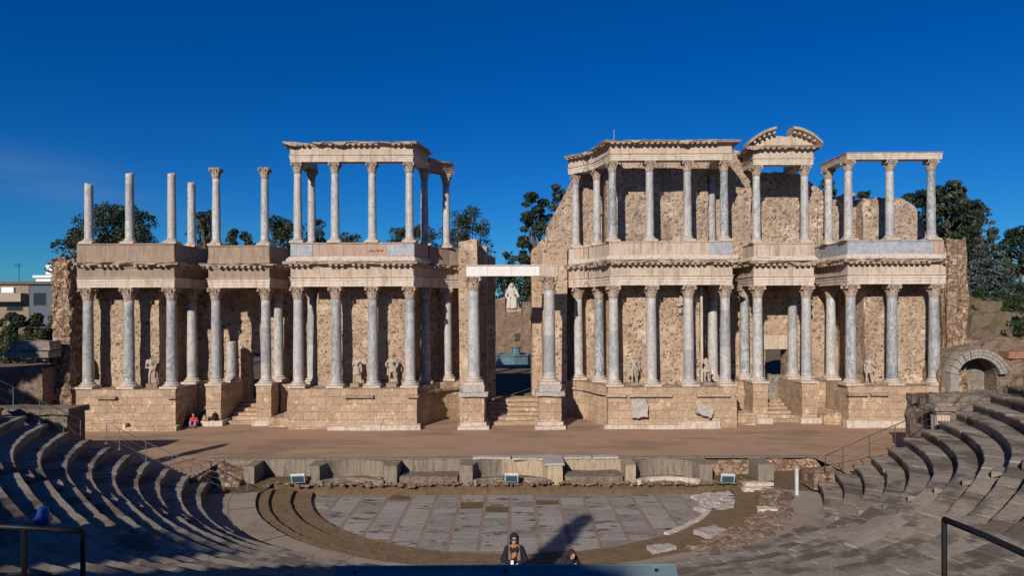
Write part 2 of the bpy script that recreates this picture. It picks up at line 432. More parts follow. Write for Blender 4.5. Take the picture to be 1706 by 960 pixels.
# ------------------------------------------------------------------ columns
def cap_mesh(mb, r, h, w):
    mb.lathe([(r*.98,0),(r*1.12,.015*h),(r*1.14,.05*h),(r*1.02,.08*h),(r*.98,.12*h),(r*1.0,.5*h),(r*1.12,.7*h),(r*1.42,.86*h),(r*1.45,.88*h)], 16)
    for tier, (L, z0, ro, lean) in enumerate(((.42*h,.08*h,1.06,.42),(.66*h,.10*h,1.04,.55))):
        for i in range(8):
            a = 2*PI*(i+.5*tier)/8
            rows = []
            for t, rr, ww in ((0,ro,.8),(.35,ro+.10,.95),(.7,ro+.16,.9),(.95,ro+lean*.75,.75),(1.0,ro+lean,.5),(.86,ro+lean*1.12,.3)):
                z = z0+L*t; hw = 2*PI*r/16*ww
                rad = r*rr
                c, s_ = math.cos(a), math.sin(a)
                rows.append([(c*rad*.94 - s_*hw, s_*rad*.94 + c*hw, z), (c*rad*1.05, s_*rad*1.05, z+.01), (c*rad*.94 + s_*hw, s_*rad*.94 - c*hw, z)])
            vs = [p for q in rows for p in q]
            fs = []
            for k in range(len(rows)-1):
                for j in range(2):
                    fs.append((3*k+j, 3*k+j+1, 3*k+j+4, 3*k+j+3))
            mb.add(vs, fs)
    for i in range(4):      # corner volutes
        a = PI/4 + i*PI/2
        R = w*.5*1.22
        c = Vector((math.cos(a)*R, math.sin(a)*R, .76*h))
        M = Matrix.Translation(c) @ Matrix.Rotation(a, 4, 'Z') @ Matrix.Rotation(PI/2, 4, 'X')
        n = 10; b = []
        for zz, rr in ((-.07*w,.075*h),(-.05*w,.12*h),(.05*w,.12*h),(.07*w,.075*h)):
            b += [M @ Vector((rr*math.cos(2*PI*k/n), rr*math.sin(2*PI*k/n), zz)) for k in range(n)]
        fs = [(q*n+k, q*n+(k+1)%n, (q+1)*n+(k+1)%n, (q+1)*n+k) for q in range(3) for k in range(n)]
        fs += [tuple(range(n))[::-1], tuple(range(3*n,4*n))]
        mb.add(b, fs)
        # stem running up to the volute
        mb.tube([(math.cos(a)*r*1.1, math.sin(a)*r*1.1, .45*h), (math.cos(a)*r*1.5, math.sin(a)*r*1.5, .72*h), tuple(c+Vector((0,0,.08*h)))], .05*w, 5)
        b2 = i*PI/2         # fleuron on each side of the abacus
        mb.ball((math.cos(b2)*w*.45, math.sin(b2)*w*.45, .92*h), .075*w, 6, 5)
    pts = []
    for i in range(4):
        a = PI/4 + i*PI/2
        for k in (-.07,.07):
            pts.append((math.cos(a+k)*w*.5*1.40, math.sin(a+k)*w*.5*1.40))
        for t in (.25,.5,.75):
            a2 = a + t*PI/2
            d = w*.5*(1.40*math.cos(PI/4)/math.cos((t-.5)*PI/2))*(1-.13*math.sin(PI*t))
            pts.append((math.cos(a2)*d, math.sin(a2)*d))
    n = len(pts)
    v = []
    for z, k in ((.87*h,.94),(.93*h,1.0),(h,1.0)):
        v += [(x*k, y*k, z) for x, y in pts]
    mb.add(v, [tuple(range(n))[::-1], tuple(range(2*n,3*n))]+[(q*n+i, q*n+(i+1)%n, (q+1)*n+(i+1)%n, (q+1)*n+i) for q in range(2) for i in range(n)])
def base_mesh(mb, r, h):
    w = r*1.62
    mb.box(-w, w, -w, w, 0, .34*h)
    pr = [(r*1.5,.34*h)]
    for k in range(7):
        t = -PI/2 + PI*k/6; pr.append((r*1.42+.13*h*math.cos(t)*1.2, .46*h+.12*h*math.sin(t)))
    pr += [(r*1.22,.62*h),(r*1.18,.68*h)]
    for k in range(6):
        t = -PI/2 + PI*k/5; pr.append((r*1.18+.10*h*math.cos(t), .79*h+.09*h*math.sin(t)))
    pr += [(r*1.08,.92*h),(r*1.0,h)]
    mb.lathe(pr, 20)
_protos = {}
def column(key, h, rb, rt, hb, hc, wcap, mat, loc, label, group, broken=False, low_base=False):
    k = (key, round(h,2), mat.name, broken)
    if k in _protos:
        r = dup(_protos[k], loc, label, rz=random.choice((0,PI/2,PI,-PI/2)), group=group); return r
    root = thing('marble_column', label, 'column', (0,0,0), group)
    m = MB(); base_mesh(m, rb, hb)
    m.weather(.015, 4)
    m.build('base', WHITE, root)
    m = MB(); hs = h-hb-(0 if broken else hc); pr = []
    for i in range(15):
        t = i/14; r = rb+(rt-rb)*(t**1.6)
        if i == 0: pr.append((rb*1.07, hb))
        pr.append((r, hb+.02+(hs-.02)*t))
    m.lathe(pr, 28)
    if broken:
        m.v = [(x,y,z + (.10*noise.noise((x*3,y*3,h)) - .05 if z > h-.02 else 0)) for x,y,z in m.v]
    m.v = [tuple(nv(v, 2.2, .012)) for v in m.v]
    o = m.build('shaft', mat, root, smooth=True)
    for p in o.data.polygons:
        if len(p.vertices) > 4: p.use_smooth = False
    if not broken:
        m = MB(); cap_mesh(m, rt, hc, wcap)
        m.v = [(x,y,z+h-hc) for x,y,z in m.v]
        m.weather(.02, 6)
        m.build('capital', CAPM, root)
    root.location = loc
    _protos[k] = root
    return root
ZL, HL = 3.96, 10.57-3.96        # lower order: foot level, height
ZU, HU = 13.44, 18.71-13.44      # upper order
PORCH = {'A':'outer porch near the white house','B':'doorway porch beside the seated visitors','C':'porch with marble corner panels',
         'D':'porch before the tallest rubble wall','F':'porch under the broken curved pediment','E':'outer porch near the ruined arch',
         'G':'central gateway'}
def low(px, Y, porch, which, pale=False, z=ZL):
    column('low', HL, .345, .295, .44, .83, .86, MARBP if pale else MARB, (GX(px,Y), Y, z),
           f"lower {'pale' if pale else 'bluish'} column, {PORCH[porch]}, {which}", 'columns of the lower storey')
def upp(px, Y, porch, which, pale=True):
    column('upp', HU, .275, .235, .36, .70, .70, MARBP if pale else MARB, (GX(px,Y), Y, ZU),
           f"upper {'pale' if pale else 'bluish'} column, {PORCH[porch]}, {which}", 'columns of the upper storey')
YB, YS = 46.4, 47.6      # doorway porches stand back; columns on the returns
low(147,Y0,'A','first from the end pier'); low(215,Y0,'A','middle of its front three'); low(286,Y0,'A','front corner by the doorway')
low(320,YS,'A','set back behind the corner', True)
low(360,YB,'B','front one by the red jacket'); low(443,YB,'B','front one across the doorway', True)
low(464,48.9,'B','set back beside the door', True)
column('stub', 2.9, .345, .325, .44, .8, .86, MARBP, (GX(385,48.6), 48.6, ZL), 'short broken marble column stump standing in shade beside the left doorway porch'.replace('the left doorway','the visitors\' doorway'), 'broken columns', True)
low(497,Y0,'C','front corner by the doorway', True); low(560,Y0,'C','second from the doorway'); low(621,Y0,'C','third from the doorway'); low(683,Y0,'C','front corner by the gateway', True)
low(520,47.0,'C','set back behind the outer corner', True); low(708,47.3,'C','shaded one on the curving return'); low(745,49.0,'C','innermost on the curving return', True)
low(1022,Y0,'D','front corner by the gateway', True); low(1085,Y0,'D','second from the gateway', True); low(1147,Y0,'D','third from the gateway', True); low(1208,Y0,'D','front corner by the pediment', True)
low(998,47.6,'D','middle of the curving return'); low(963,49.1,'D','innermost on the curving return', True); low(1187,48.0,'D','set back between two others', True)
low(1262,YB,'F','front one left of the door'.replace('left of the door','nearer the gateway'), True); low(1343,YB,'F','front one farther from the gateway', True)
low(1240,49.0,'F','set back, nearer the gateway'); low(1320,48.9,'F','set back beside the open door', True)
low(1417,Y0,'E','front corner by the pediment'); low(1486,Y0,'E','middle of its front three'); low(1556,Y0,'E','last before the end pier')
low(1384,48.2,'E','set back behind the corner', True)
# the two taller gateway columns
for px, w in ((789,'nearer the marble corner panels'), (915,'nearer the tall rubble wall')):
    column('gate', 11.2-4.14, .40, .345, .50, .92, 1.02, MARBP, (GX(px,Y0), Y0, 4.14), f'tall veined marble column under the white lintel, {w}', 'gateway columns')
# upper order
def stump(px, Y, ytop, lab):
    h = GZ(px, ytop, Y) - ZU
    column('br', h, .275, .25, .36, .7, .7, MARBP, (GX(px,Y), Y, ZU), lab, 'headless columns on the upper storey', True)
stump(149,Y0,305,'headless marble shaft on the brown parapet, outermost near the white house')
stump(217,Y0,288,'headless marble shaft standing mid parapet, between two other bare shafts')
stump(287,Y0,288,'headless marble shaft on the front corner of the brown parapet')
stump(320,47.3,303,'shorter headless marble shaft set back behind the brown parapet corner')
upp(361,YB,'B','free standing nearer the headless shafts'); upp(442,YB,'B','free standing nearer the entablature')
upp(497,Y0,'C','front corner by the doorway'); upp(559,Y0,'C','second from the doorway'); upp(621,Y0,'C','third from the doorway'); upp(683,Y0,'C','front corner by the gateway')
upp(520,47.0,'C','set back behind the outer corner'); upp(708,47.0,'C','shaded one on the return', False); upp(744,48.9,'C','innermost carrying the broken end')
upp(1021,Y0,'D','front corner by the gateway', False); upp(1083,Y0,'D','second from the gateway'); upp(1146,Y0,'D','third from the gateway'); upp(1207,Y0,'D','front corner by the pediment', False)
upp(995,47.5,'D','middle of the curving return'); upp(960,49.1,'D','innermost on the curving return'); upp(1186,47.8,'D','set back between two others', False)
upp(1261,YB,'F','nearer the gateway'); upp(1341,YB,'F','farther from the gateway')
upp(1414,Y0,'E','front corner'); upp(1483,Y0,'E','middle of its front three'); upp(1552,Y0,'E','outermost by the pines', False); upp(1381,47.6,'E','set back behind the corner')

# ------------------------------------------------------------------ entablatures
def chipper(edge, amp, seed, thr=.30):
    def f(p, j, d, z):
        if j in edge:
            q = noise.noise((p.x*1.7+seed, p.y*1.7, j*.37)); q2 = noise.noise((p.x*.9-seed, p.y*.9, 3.1))
            cut = max(0, q2-thr)*amp*2.2
            if len(edge) == 5 and j >= 7: z -= max(0, noise.noise((p.x*1.3+seed*3, p.y*1.3, 8.8))-.12)*.55 + abs(noise.noise((p.x*4, p.y*4, seed)))*.05
            return d - abs(q)*amp*.5 - cut*1.4, z + q*amp*.16
        return d, z
    return f
ARCH = lambda z0,z1: [(-.36,z0),(.36,z0),(.36,z0+.30*(z1-z0)),(.39,z0+.31*(z1-z0)),(.39,z0+.62*(z1-z0)),(.42,z0+.63*(z1-z0)),(.42,z0+.86*(z1-z0)),(.49,z0+.95*(z1-z0)),(.49,z1),(-.36,z1)]
FRZ = lambda z0,z1: [(-.35,z0),(.37,z0),(.37,z1),(-.35,z1)]
def CORN(z0, z1, out):
    h = z1-z0
    return [(-.35,z0),(.40,z0),(.44,z0+.18*h),(.47,z0+.42*h),(out*.92,z0+.50*h),(out*.94,z0+.70*h),(out,z0+.86*h),(out,z1-.02),(out*.97,z1),(-.35,z1)]
def modillions(mb, path, z0, z1, d0, d1, step=.36, w=.19, skip=.12, seed=1):
    rr = random.Random(seed); P = [Vector(p) for p in path]; off = miters(P)
    for i in range(len(P)-1):
        a, b = P[i]+off[i]*d0, P[i+1]+off[i+1]*d0
        L = (b-a).length
        if L < .2: continue
        n = max(1, int(L/step)); t = (b-a)/L; nn = Vector((t.y,-t.x))
        ph = noise.noise((P[i].x*.7, seed, 0))
        for k in range(n):
            c = a + t*(k+.5)*L/n
            if rr.random() < skip or noise.noise((c.x*.8, c.y*.8, seed*1.7)) > .34: continue
            M = Matrix(((t.x, nn.x, 0, c.x+nn.x*(d1-d0)/2), (t.y, nn.y, 0, c.y+nn.y*(d1-d0)/2), (0,0,1,(z0+z1)/2), (0,0,0,1)))
            mb.mbox(M, w, d1-d0, z1-z0)
def entab(name, label, path, z, mats, out=.85, parapet=None, seed=1, corn=True, chip=.4, group=None, skip=.1, frieze=True):
    """z = (arch bottom, arch top, frieze top, cornice top)"""
    root = thing(name, label, 'entablature', (path[len(path)//2][0], path[len(path)//2][1], z[0]), group)
    ma, mf, mc, mp = mats
    m = MB(); m.sweep(path, ARCH(z[0]+.004,z[1]), .4, chipper((3,4,5,6,7,8), .06, seed, .3)); m.build('architrave', ma, root)
    if frieze:
        m = MB(); m.sweep(path, FRZ(z[1]+.004,z[2]), .4, chipper((1,2), .03, seed+4, .4)); m.build('frieze', mf, root)
    if corn:
        m = MB(); m.sweep(path, CORN(z[2]+.004,z[3],out), .22, chipper((4,5,6,7,8), chip, seed+9, .22))
        m.build('cornice', mc, root)
        m = MB(); h = z[3]-z[2]
        modillions(m, path, z[2]+.16*h, z[2]+.52*h, .46, out*.86, seed=seed, skip=skip)
        m.weather(.02, 5); m.build('bracket_moulding', mc, root)
    return root
ZA = (10.574, 11.20, 11.83, 12.22)
ZUP = (18.714, 19.15, 19.66, 19.96)
xA0, xA1, xB0, xB1, xC0, xC1 = -27.8, -22.34, -20.1, -16.72, -14.03, -6.70
xD0, xD1, xF0, xF1, xE0, xE1 = 6.66, 13.99, 16.69, 20.0, 22.22, 27.75
YW = 49.9
pA = [(xA0-.5,Y0),(xA1,Y0),(xA1,YW)]
pB = [(xB0,YW),(xB0,YB),(xB1,YB),(xB1,YW)]
curveL = [(xC1,Y0),(-6.42,46.0),(-6.05,47.2),(-5.5,48.2),(-4.65,49.0)]
curveR = [(-x,y) for x,y in curveL[::-1]]
pC = [(xC0,YW)]+[(xC0,Y0)]+curveL+[(-3.9,49.5)]
pD = [(3.9,49.5)]+curveR+[(xD1,Y0),(xD1,YW)]
pF = [(xF0,YW),(xF0,YB),(xF1,YB),(xF1,YW)]
pE = [(xE0,YW),(xE0,Y0),(xE1+.5,Y0)]
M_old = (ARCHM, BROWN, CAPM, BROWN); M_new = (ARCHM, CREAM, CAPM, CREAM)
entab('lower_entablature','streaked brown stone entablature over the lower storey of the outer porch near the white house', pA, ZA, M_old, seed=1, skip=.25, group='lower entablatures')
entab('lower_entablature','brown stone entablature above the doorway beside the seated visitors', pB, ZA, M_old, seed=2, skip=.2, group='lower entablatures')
entab('lower_entablature','cream entablature below the parapet with bluish marble corner panels, curving to the gateway', pC, ZA, M_new, seed=3, skip=.08, group='lower entablatures')
entab('lower_entablature','cream lower entablature of the porch before the tallest rubble wall, curving from the gateway', pD, ZA, M_new, seed=4, skip=.05, group='lower entablatures')
entab('lower_entablature','cream lower entablature two storeys beneath the broken curved pediment', pF, ZA, M_new, seed=5, skip=.1, group='lower entablatures')
entab('lower_entablature','cream lower entablature under the long bluish marble parapet by the end pier', pE, ZA, M_new, seed=6, skip=.05, group='lower entablatures')
# parapets that carry the upper columns
def parapet(label, path, mat, seed, foot=True, panels=(), strip=None):
    root = thing('stone_parapet', label, 'parapet', (path[1][0], path[1][1], 12.224), 'parapets of the upper storey')
    m = MB(); m.sweep(path, [(-.36,12.224),(.40,12.224),(.40,12.5),(.37,12.52),(.37,13.34),(.42,13.36),(.42,13.436),(-.36,13.436)], .5, chipper((2,3,4,5,6), .07, seed, .25)); m.build('parapet_block', mat, root)
    if foot:
        m = MB(); m.sweep([path[i] for i in range(len(path))], [(.405,12.228),(.62,12.228),(.62,12.33),(.56,12.40),(.47,12.46),(.45,12.53),(.405,12.54)], .5, chipper((1,2,3), .12, seed+2, .3)); m.build('foot_moulding', WHITE if foot is True else foot, root)
    for (x0, x1, y, mm) in panels:
        m = MB(); m.box(x0, x1, y-.395, y-.375, 12.56, 13.33); m.build('facing_panel', mm, root)
    return root
# depth of the parapet sweep is .36 behind the column line
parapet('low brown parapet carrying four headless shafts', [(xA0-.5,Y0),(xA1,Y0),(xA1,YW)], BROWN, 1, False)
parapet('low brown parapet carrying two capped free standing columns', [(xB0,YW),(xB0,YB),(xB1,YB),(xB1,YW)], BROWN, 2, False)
PINKST = streaked('pinkish_stone', (.50,.36,.28), (.42,.29,.22), (.36,.16,.11), .6, 1.2)
rp = parapet('cream parapet with bluish marble corner panels and faded red marks', [(xC0,YW),(xC0,Y0),(xC1,Y0),(-6.42,46.0),(-6.1,47.0)], PINKST, 3, True,
        [(xC0-.36,xC0+1.06,Y0,PANEL),(xC1-1.4,xC1+.36,Y0,PANEL)])
REDM = flat('faded_red_paint', (.30,.09,.06), .9, sc=20, var=.5)
m = MB()
rr = random.Random(4)
for k in range(14):
    x = GX(614,Y0)+k*.075; h = rr.uniform(.02,.09); z = GZ(620,419,Y0)+rr.uniform(-.05,.04)
    m.box(x, x+.06, Y0-.384, Y0-.372, z, z+h)
m.ball((GX(648,Y0), Y0-.37, GZ(648,416,Y0)), (.08,.012,.09), 8, 5)
m.build('faded_lettering', REDM, rp)
parapet('bare brownish parapet stub curving in towards the gateway under a lone column', [(-6.0,47.5),(-5.5,48.2),(-4.65,49.0),(-3.9,49.5)], BROWN, 8, False)
parapet('long cream parapet before the tallest rubble wall, with one pale marble end', [(4.25,49.3),(4.65,49.0),(5.5,48.2),(6.05,47.2),(6.42,46.0),(xD0,Y0),(xD1,Y0),(xD1,YW)], CREAM, 4, True, [(xD1-1.1,xD1+.36,Y0,PANEL)])
parapet('short cream parapet below the broken curved pediment', [(xF0,YW),(xF0,YB),(xF1,YB),(xF1,YW)], CREAM, 5, True)
parapet('long bluish marble parapet beside the end pier', [(xE0,YW),(xE0,Y0),(xE1+.36,Y0)], PANEL, 6, True, [(xE1-.3,xE1+.36,Y0,PINKST)])
# upper entablatures
uC = [(xC0,48.2),(xC0,Y0),(xC1,Y0),(-6.42,46.0),(-6.05,47.2)]
ru = entab('upper_entablature','cream upper entablature standing against open sky, its curved end broken off', uC, ZUP, M_new, seed=13, out=.80, skip=.06, chip=.35)
m = MB(); m.sweep([(-6.02,47.25),(-5.4,48.25),(-4.72,48.95),(-4.35,49.25)], ARCH(ZUP[0],19.23), .4, chipper((3,4,5,6,7,8), .1, 5, .2)); m.build('broken_architrave_block', BROWN, ru)
m = MB(); m.sweep([(-6.02,47.25),(-5.4,48.25),(-4.72,48.95),(-4.4,49.2)], [(-.35,19.234),(.4,19.234),(.62,19.38),(.62,19.5),(-.35,19.6)], .4, chipper((2,3,4), .2, 7, .1)); m.build('broken_frieze_block', BROWN, ru)
uD = [(4.35,49.3)]+curveR+[(xD1,Y0),(xD1,47.9)]
entab('upper_entablature','cream upper entablature above the tallest rubble wall porch, curving down to the gateway', uD, ZUP, M_new, seed=14, out=.88, skip=.02, chip=.12)
uF = [(xF0,49.3),(xF0,YB),(xF1,YB),(xF1,49.3)]
rF = entab('upper_entablature','cream upper entablature topped by a broken curved pediment', uF, ZUP, M_new, seed=15, out=.85, skip=.1, chip=.25)
cx = (xF0+xF1)/2
zt0 = 19.965; hwid = 2.42; rise = 1.02
Rr = (hwid**2+rise**2)/(2*rise); zc = zt0+rise-Rr
def arcp(x, r): return zc+math.sqrt(max(0, r*r-x*x))
m = MB()
poly = [(cx-2.3,zt0)]+[(cx-x, arcp(x, Rr-.02)) for x in (2.2,2.0,1.8,1.6,1.4,1.2,1.0,.85,.74)]+[(cx-.62,zt0+.70),(cx-.2,zt0+.69),(cx+.1,zt0+.65),(cx+.45,zt0+.67)]+[(cx+x, arcp(x, Rr-.02)) for x in (.62,.8,1.0,1.2,1.4,1.6,1.8,2.0,2.2)]+[(cx+2.3,zt0)]
poly = [(x, max(z, zt0)) for x, z in poly]
m.prism(poly, YB-.38, YB+.35); m.weather(.02,3); m.build('tympanum', CREAM, rF)
for sgn, xs in ((-1,(2.45,2.2,1.9,1.6,1.3,1.0,.72,.62)), (1,(.52,.62,.9,1.2,1.5,1.8,2.1,2.45))):
    m = MB(); b = []
    for x in xs:
        zz = max(arcp(x, Rr), zt0-.02)
        for (dy, dz) in ((.3,-.12),(-.40,-.12),(-.70,.02),(-.86,.08),(-.88,.26),(.3,.28)):
            b.append((cx+sgn*x, YB+dy, zz+dz))
    n = 6
    fs = [(k*n+j, (k+1)*n+j, (k+1)*n+(j+1)%n, k*n+(j+1)%n) for k in range(len(xs)-1) for j in range(n)]+[tuple(range(n)), tuple(range((len(xs)-1)*n, len(xs)*n))]
    m.add(b, fs)
    lo, hi = min(xs), max(xs); k = lo+.12
    while k < hi-.2:
        zz = arcp(k, Rr); sl = math.atan2(-sgn*k, zz-zc)
        M = Matrix.Translation((cx+sgn*k, YB-.58, zz-.10)) @ Matrix.Rotation(math.asin(max(-1,min(1,sgn*k/Rr))), 4, 'Y')
        m.mbox(M, .17, .34, .16); k += .33
    m.weather(.025,4); m.build('curved_cornice', CAPM, rF)
entab('upper_architrave','thin cream architrave bridging the outer upper columns by the pines', [(xE0,48.2),(xE0,Y0),(xE1+.3,Y0)], (18.714,19.16,0,0), M_new, seed=16, corn=False, frieze=False)
# white lintel of the central gateway
m = MB(); a, b = GX(778,Y0), GX(927,Y0)
t = thing('gateway_lintel', 'long clean white marble beam bridging the two gateway columns', 'lintel', ((a+b)/2, Y0, 11.204))
m.rbox(a, b, Y0-.45, Y0+.42, 11.205, 11.86, .4, .012); m.build('beam', NEWW, t)
m = MB(); m.box(a-.02, b+.02, Y0-.50, Y0+.44, 11.864, 11.93); m.build('upper_fillet', WHITE, t)
m = MB(); m.rbox(GX(898,Y0), b+.03, Y0-.47, Y0+.40, 11.20, 11.87, .3, .015); m.build('older_end_block', CREAM, t)

# ------------------------------------------------------------------ podiums
def podium(label, x0, x1, seed, white=True, curve=None):
    t = thing('stone_podium', label, 'podium', ((x0+x1)/2, 46, STAGE), 'podiums of the stage building')
    rr = random.Random(seed)
    m = MB(); m.rbox(x0, x1, 44.25, 50.2, STAGE-.05, 3.93, .3, .05)
    if curve: m.sweep(curve, [(-1.8,STAGE-.05),(.62,STAGE-.05),(.60,3.2),(.62,3.93),(-1.8,3.93)], .4, chipper((1,2,3), .1, seed, .3))
    m.build('block_core', ASH, t)
    # coping moulding in worn runs
    m = MB(); x = x0-.1
    while x < x1:
        L = rr.uniform(.9,2.4)
        if rr.random() < (.92 if white == 2 else .55):
            q = MB(); q.rbox(x, min(x+L,x1+.12), 44.02, 44.4, 3.34, 3.52, .3, .03); q.build('coping_stone', BROWN if white != 2 else CAPM, t)
        x += L+rr.uniform(0,.5)
    if curve:
        m = MB(); m.sweep(curve, [(.5,3.34),(.84,3.34),(.84,3.5),(.5,3.52)], .4, chipper((1,2), .2, seed+3, .2)); m.build('coping_moulding', BROWN if white != 2 else CAPM, t)
    x = x0-.3
    while x < x1+.1:
        L = rr.uniform(1.2,3.0); e = min(x+L, x1+.3)
        if rr.random() < .85:
            m = MB(); m.rbox(x, e-.02, 43.75+rr.uniform(0,.12), 44.4, STAGE-.05, 1.62+rr.uniform(-.08,.2), .2, .06); m.build('plinth_stone', WHITE if white else ASH, t)
        x += L
    return t
podium('long ashlar podium of the outer porch near the white house', -28.3, -21.85, 1, 0)
podium('ashlar podium of the porch with marble corner panels, curving to the gateway', -14.55, -6.2, 2, 1, [(-6.9,45.2),(-6.42,46.0),(-6.05,47.2),(-5.5,48.2),(-4.65,49.0),(-3.4,49.7)])
pod = podium('ashlar podium below the tallest rubble wall, with leaning marble slabs', 6.2, 14.55, 3, 2, [(-x,y) for x,y in [(-6.9,45.2),(-6.42,46.0),(-6.05,47.2),(-5.5,48.2),(-4.65,49.0),(-3.4,49.7)][::-1]])
podium('ashlar podium of the outer porch near the ruined arch', 21.8, 29.2, 4, 1)
# marble slabs against the podium
def slab_thing(lab, px0, px1, py0, py1, Y, tilt=0, mat=None, name='marble_slab', th=.14, rot=0):
    cxp, czp = (px0+px1)/2, (py0+py1)/2
    c = Vector(G(cxp, czp, Y)); w = abs(GX(px1,Y)-GX(px0,Y)); h = abs(GZ(px0,py0,Y)-GZ(px0,py1,Y))
    m = MB(); m.rbox(-w/2, w/2, -th/2, th/2, -h/2, h/2, .12, .09, 2.5)
    o = m.build(name, mat or GREYW); o.location = c; o.rotation_euler = (tilt, rot, 0)
    return tag(o, lab, 'marble slab')
slab_thing('upright pale marble slab leaning on the podium, nearer the gateway', 1052,1079,667,695, 43.95, -.12)
slab_thing('slanting carved marble fragment leaning on the podium, farther from the gateway', 1160,1188,675,693, 43.95, -.3, rot=.45)
# free piers under the doorway columns
for px, Y, w in ((360,YB,'nearest the seated visitors'),(443,YB,'between the visitors\' doorway steps and the marble panelled porch'),(1262,YB,'of the pediment doorway, nearer the gateway'),(1343,YB,'of the pediment doorway, farther from the gateway')):
    x = GX(px,Y)
    t = thing('stone_pier', f'tall ashlar pier carrying a column, {w}', 'pier', (x,Y,STAGE), 'column piers')
    back = 50.0
    m = MB(); m.rbox(x-.5, x+.5, YB-.5, back, 1.66, 3.945, .3, .03); m.build('pier_shaft', ASH, t)
    m = MB(); m.rbox(x-.72, x+.72, YB-.78, YB+.7, STAGE-.05, 1.65, .3, .03); m.build('pier_foot', WHITE, t)
for px, w in ((789,'nearer the marble corner panels'),(915,'nearer the tallest rubble wall')):
    x = GX(px,Y0)
    t = thing('gateway_pedestal', f'moulded pedestal under a gateway column, {w}', 'pedestal', (x,Y0,STAGE), 'gateway pedestals')
    m = MB(); m.rbox(x-.72, x+.72, Y0-.72, Y0+1.2, 1.76, 3.42, .2, .06); m.build('pedestal_block', ASH, t)
    m = MB(); m.rbox(x-.95, x+.95, Y0-.95, Y0+1.2, 3.43, 3.68, .25, .06); m.rbox(x-.7, x+.7, Y0-.7, Y0+1.0, 3.69, 4.13, .25, .05); m.build('pedestal_cap', GREYW, t)
    m = MB(); m.rbox(x-1.0, x+1.0, Y0-1.05, Y0+1.1, STAGE-.05, 1.52, .3, .05); m.rbox(x-.85, x+.85, Y0-.86, Y0+1.1, 1.53, 1.75, .2, .07); m.build('pedestal_foot', WHITE, t)

# ------------------------------------------------------------------ walls
def wall(label, boxes, mat, name='rubble_wall', step=.32, amp=.07, cat='wall', fr=1.2):
    xs = boxes[0]
    t = thing(name, label, cat, ((xs[0]+xs[1])/2, xs[2], xs[4]))
    m = MB()
    for b in boxes:
        m.rbox(b[0], b[1], b[2], b[3], b[4], b[5], step, amp, fr, b[6] if len(b) > 6 else None)
    m.build('masonry', mat, t)
    return t
def prof(pts, jag=.25, seed=0):
    def f(x, y):
        if x <= pts[0][0]: z = pts[0][1]
        elif x >= pts[-1][0]: z = pts[-1][1]
        else:
            for (a, za), (b, zb) in zip(pts, pts[1:]):
                if a <= x <= b: z = za+(zb-za)*(x-a)/max(1e-6, b-a); break
        return z + jag*noise.noise((x*1.5+seed, y*1.1, 2)) + jag*.6*noise.noise((x*4+seed, y*3, 5))
    return f
wall('rubble back wall in the shade of the outer porch near the white house', [(-28.2,-23.78,45.95,49.9,3.9,11.7)], RUB)
wall_C = wall('rubble back wall behind three columns below the marble corner panels', [(-13.04,-6.75,45.95,49.9,3.9,11.7)], RUB)
wall_D = wall('sunlit rubble back wall behind the lower columns of the long cream parapet', [(7.42,12.62,45.95,49.9,3.9,11.7)], RUB)
for w_, xx in ((wall_C, -6.62),(wall_D, 12.72)):
    m = MB(); m.rbox(xx-.06, xx+.08, 45.8, 46.1, 3.95, 10.4, .4, .015); m.build('marble_edging', WHITE, w_)
wall('sunlit rubble back wall beside the end pier, low storey of the outer porch', [(23.74,28.4,45.95,49.9,3.9,11.7)], RUB)
bx0, bx1, bz0, bz1 = GX(412,YW), GX(441,YW), 2.6, GZ(425,588,YW)
wall('long rubble wall pierced by the visitors\' doorway', [(-28.4,bx0,YW,51.1,1.25,12.0),(bx1,-5.2,YW,51.1,1.25,12.0),(bx0,bx1,YW,51.1,bz1,12.0)], RUB)
fx0, fx1, fz1 = GX(1274,YW), GX(1311,YW), GZ(1290,582,YW)
wf = wall('long rubble wall pierced by the pediment doorway', [(5.2,fx0,YW,51.1,1.25,12.0),(fx1,29.2,YW,51.1,1.25,12.0),(fx0,fx1,YW,51.1,fz1,12.0)], RUB)
m = MB(); m.rbox(fx0-.25, fx1+.35, YW-.09, YW+.3, fz1, fz1+1.0, .3, .02); m.build('door_lintel', CREAM, wf)
m = MB(); m.rbox(fx1+.003, fx1+.32, YW-.35, YW+.2, 2.4, fz1-.01, .3, .02); m.build('door_jamb', CREAM, wf)
slab_thing('rounded grey slab standing inside the pediment doorway', 1279,1300,624,664, 50.3, 0, ASHG, 'grey_slab', .3)
# curved recess walls either side of the gateway
for s, lab in ((-1,'curved rubble recess wall between the gateway and the marble panelled porch'),(1,'curved rubble recess wall between the gateway and the tallest wall')):
    pth = [(-6.9,47.2),(-6.6,48.3),(-5.9,49.5),(-4.9,50.5),(-3.3,51.0)]
    if s > 0: pth = [(-x,y) for x,y in pth[::-1]]
    t = thing('curved_wall', lab, 'wall', (s*5.2,50,3.9))
    m = MB(); m.sweep(pth, [(-.9,1.25),(0,1.25),(.0,4),(.0,6),(.02,8),(0,11.9),(-.9,11.9)], .3, lambda p,j,d,z: (d+.07*noise.noise((p.x*1.4,p.y*1.4,z*1.4)), z)); m.build('masonry', RUB, t)
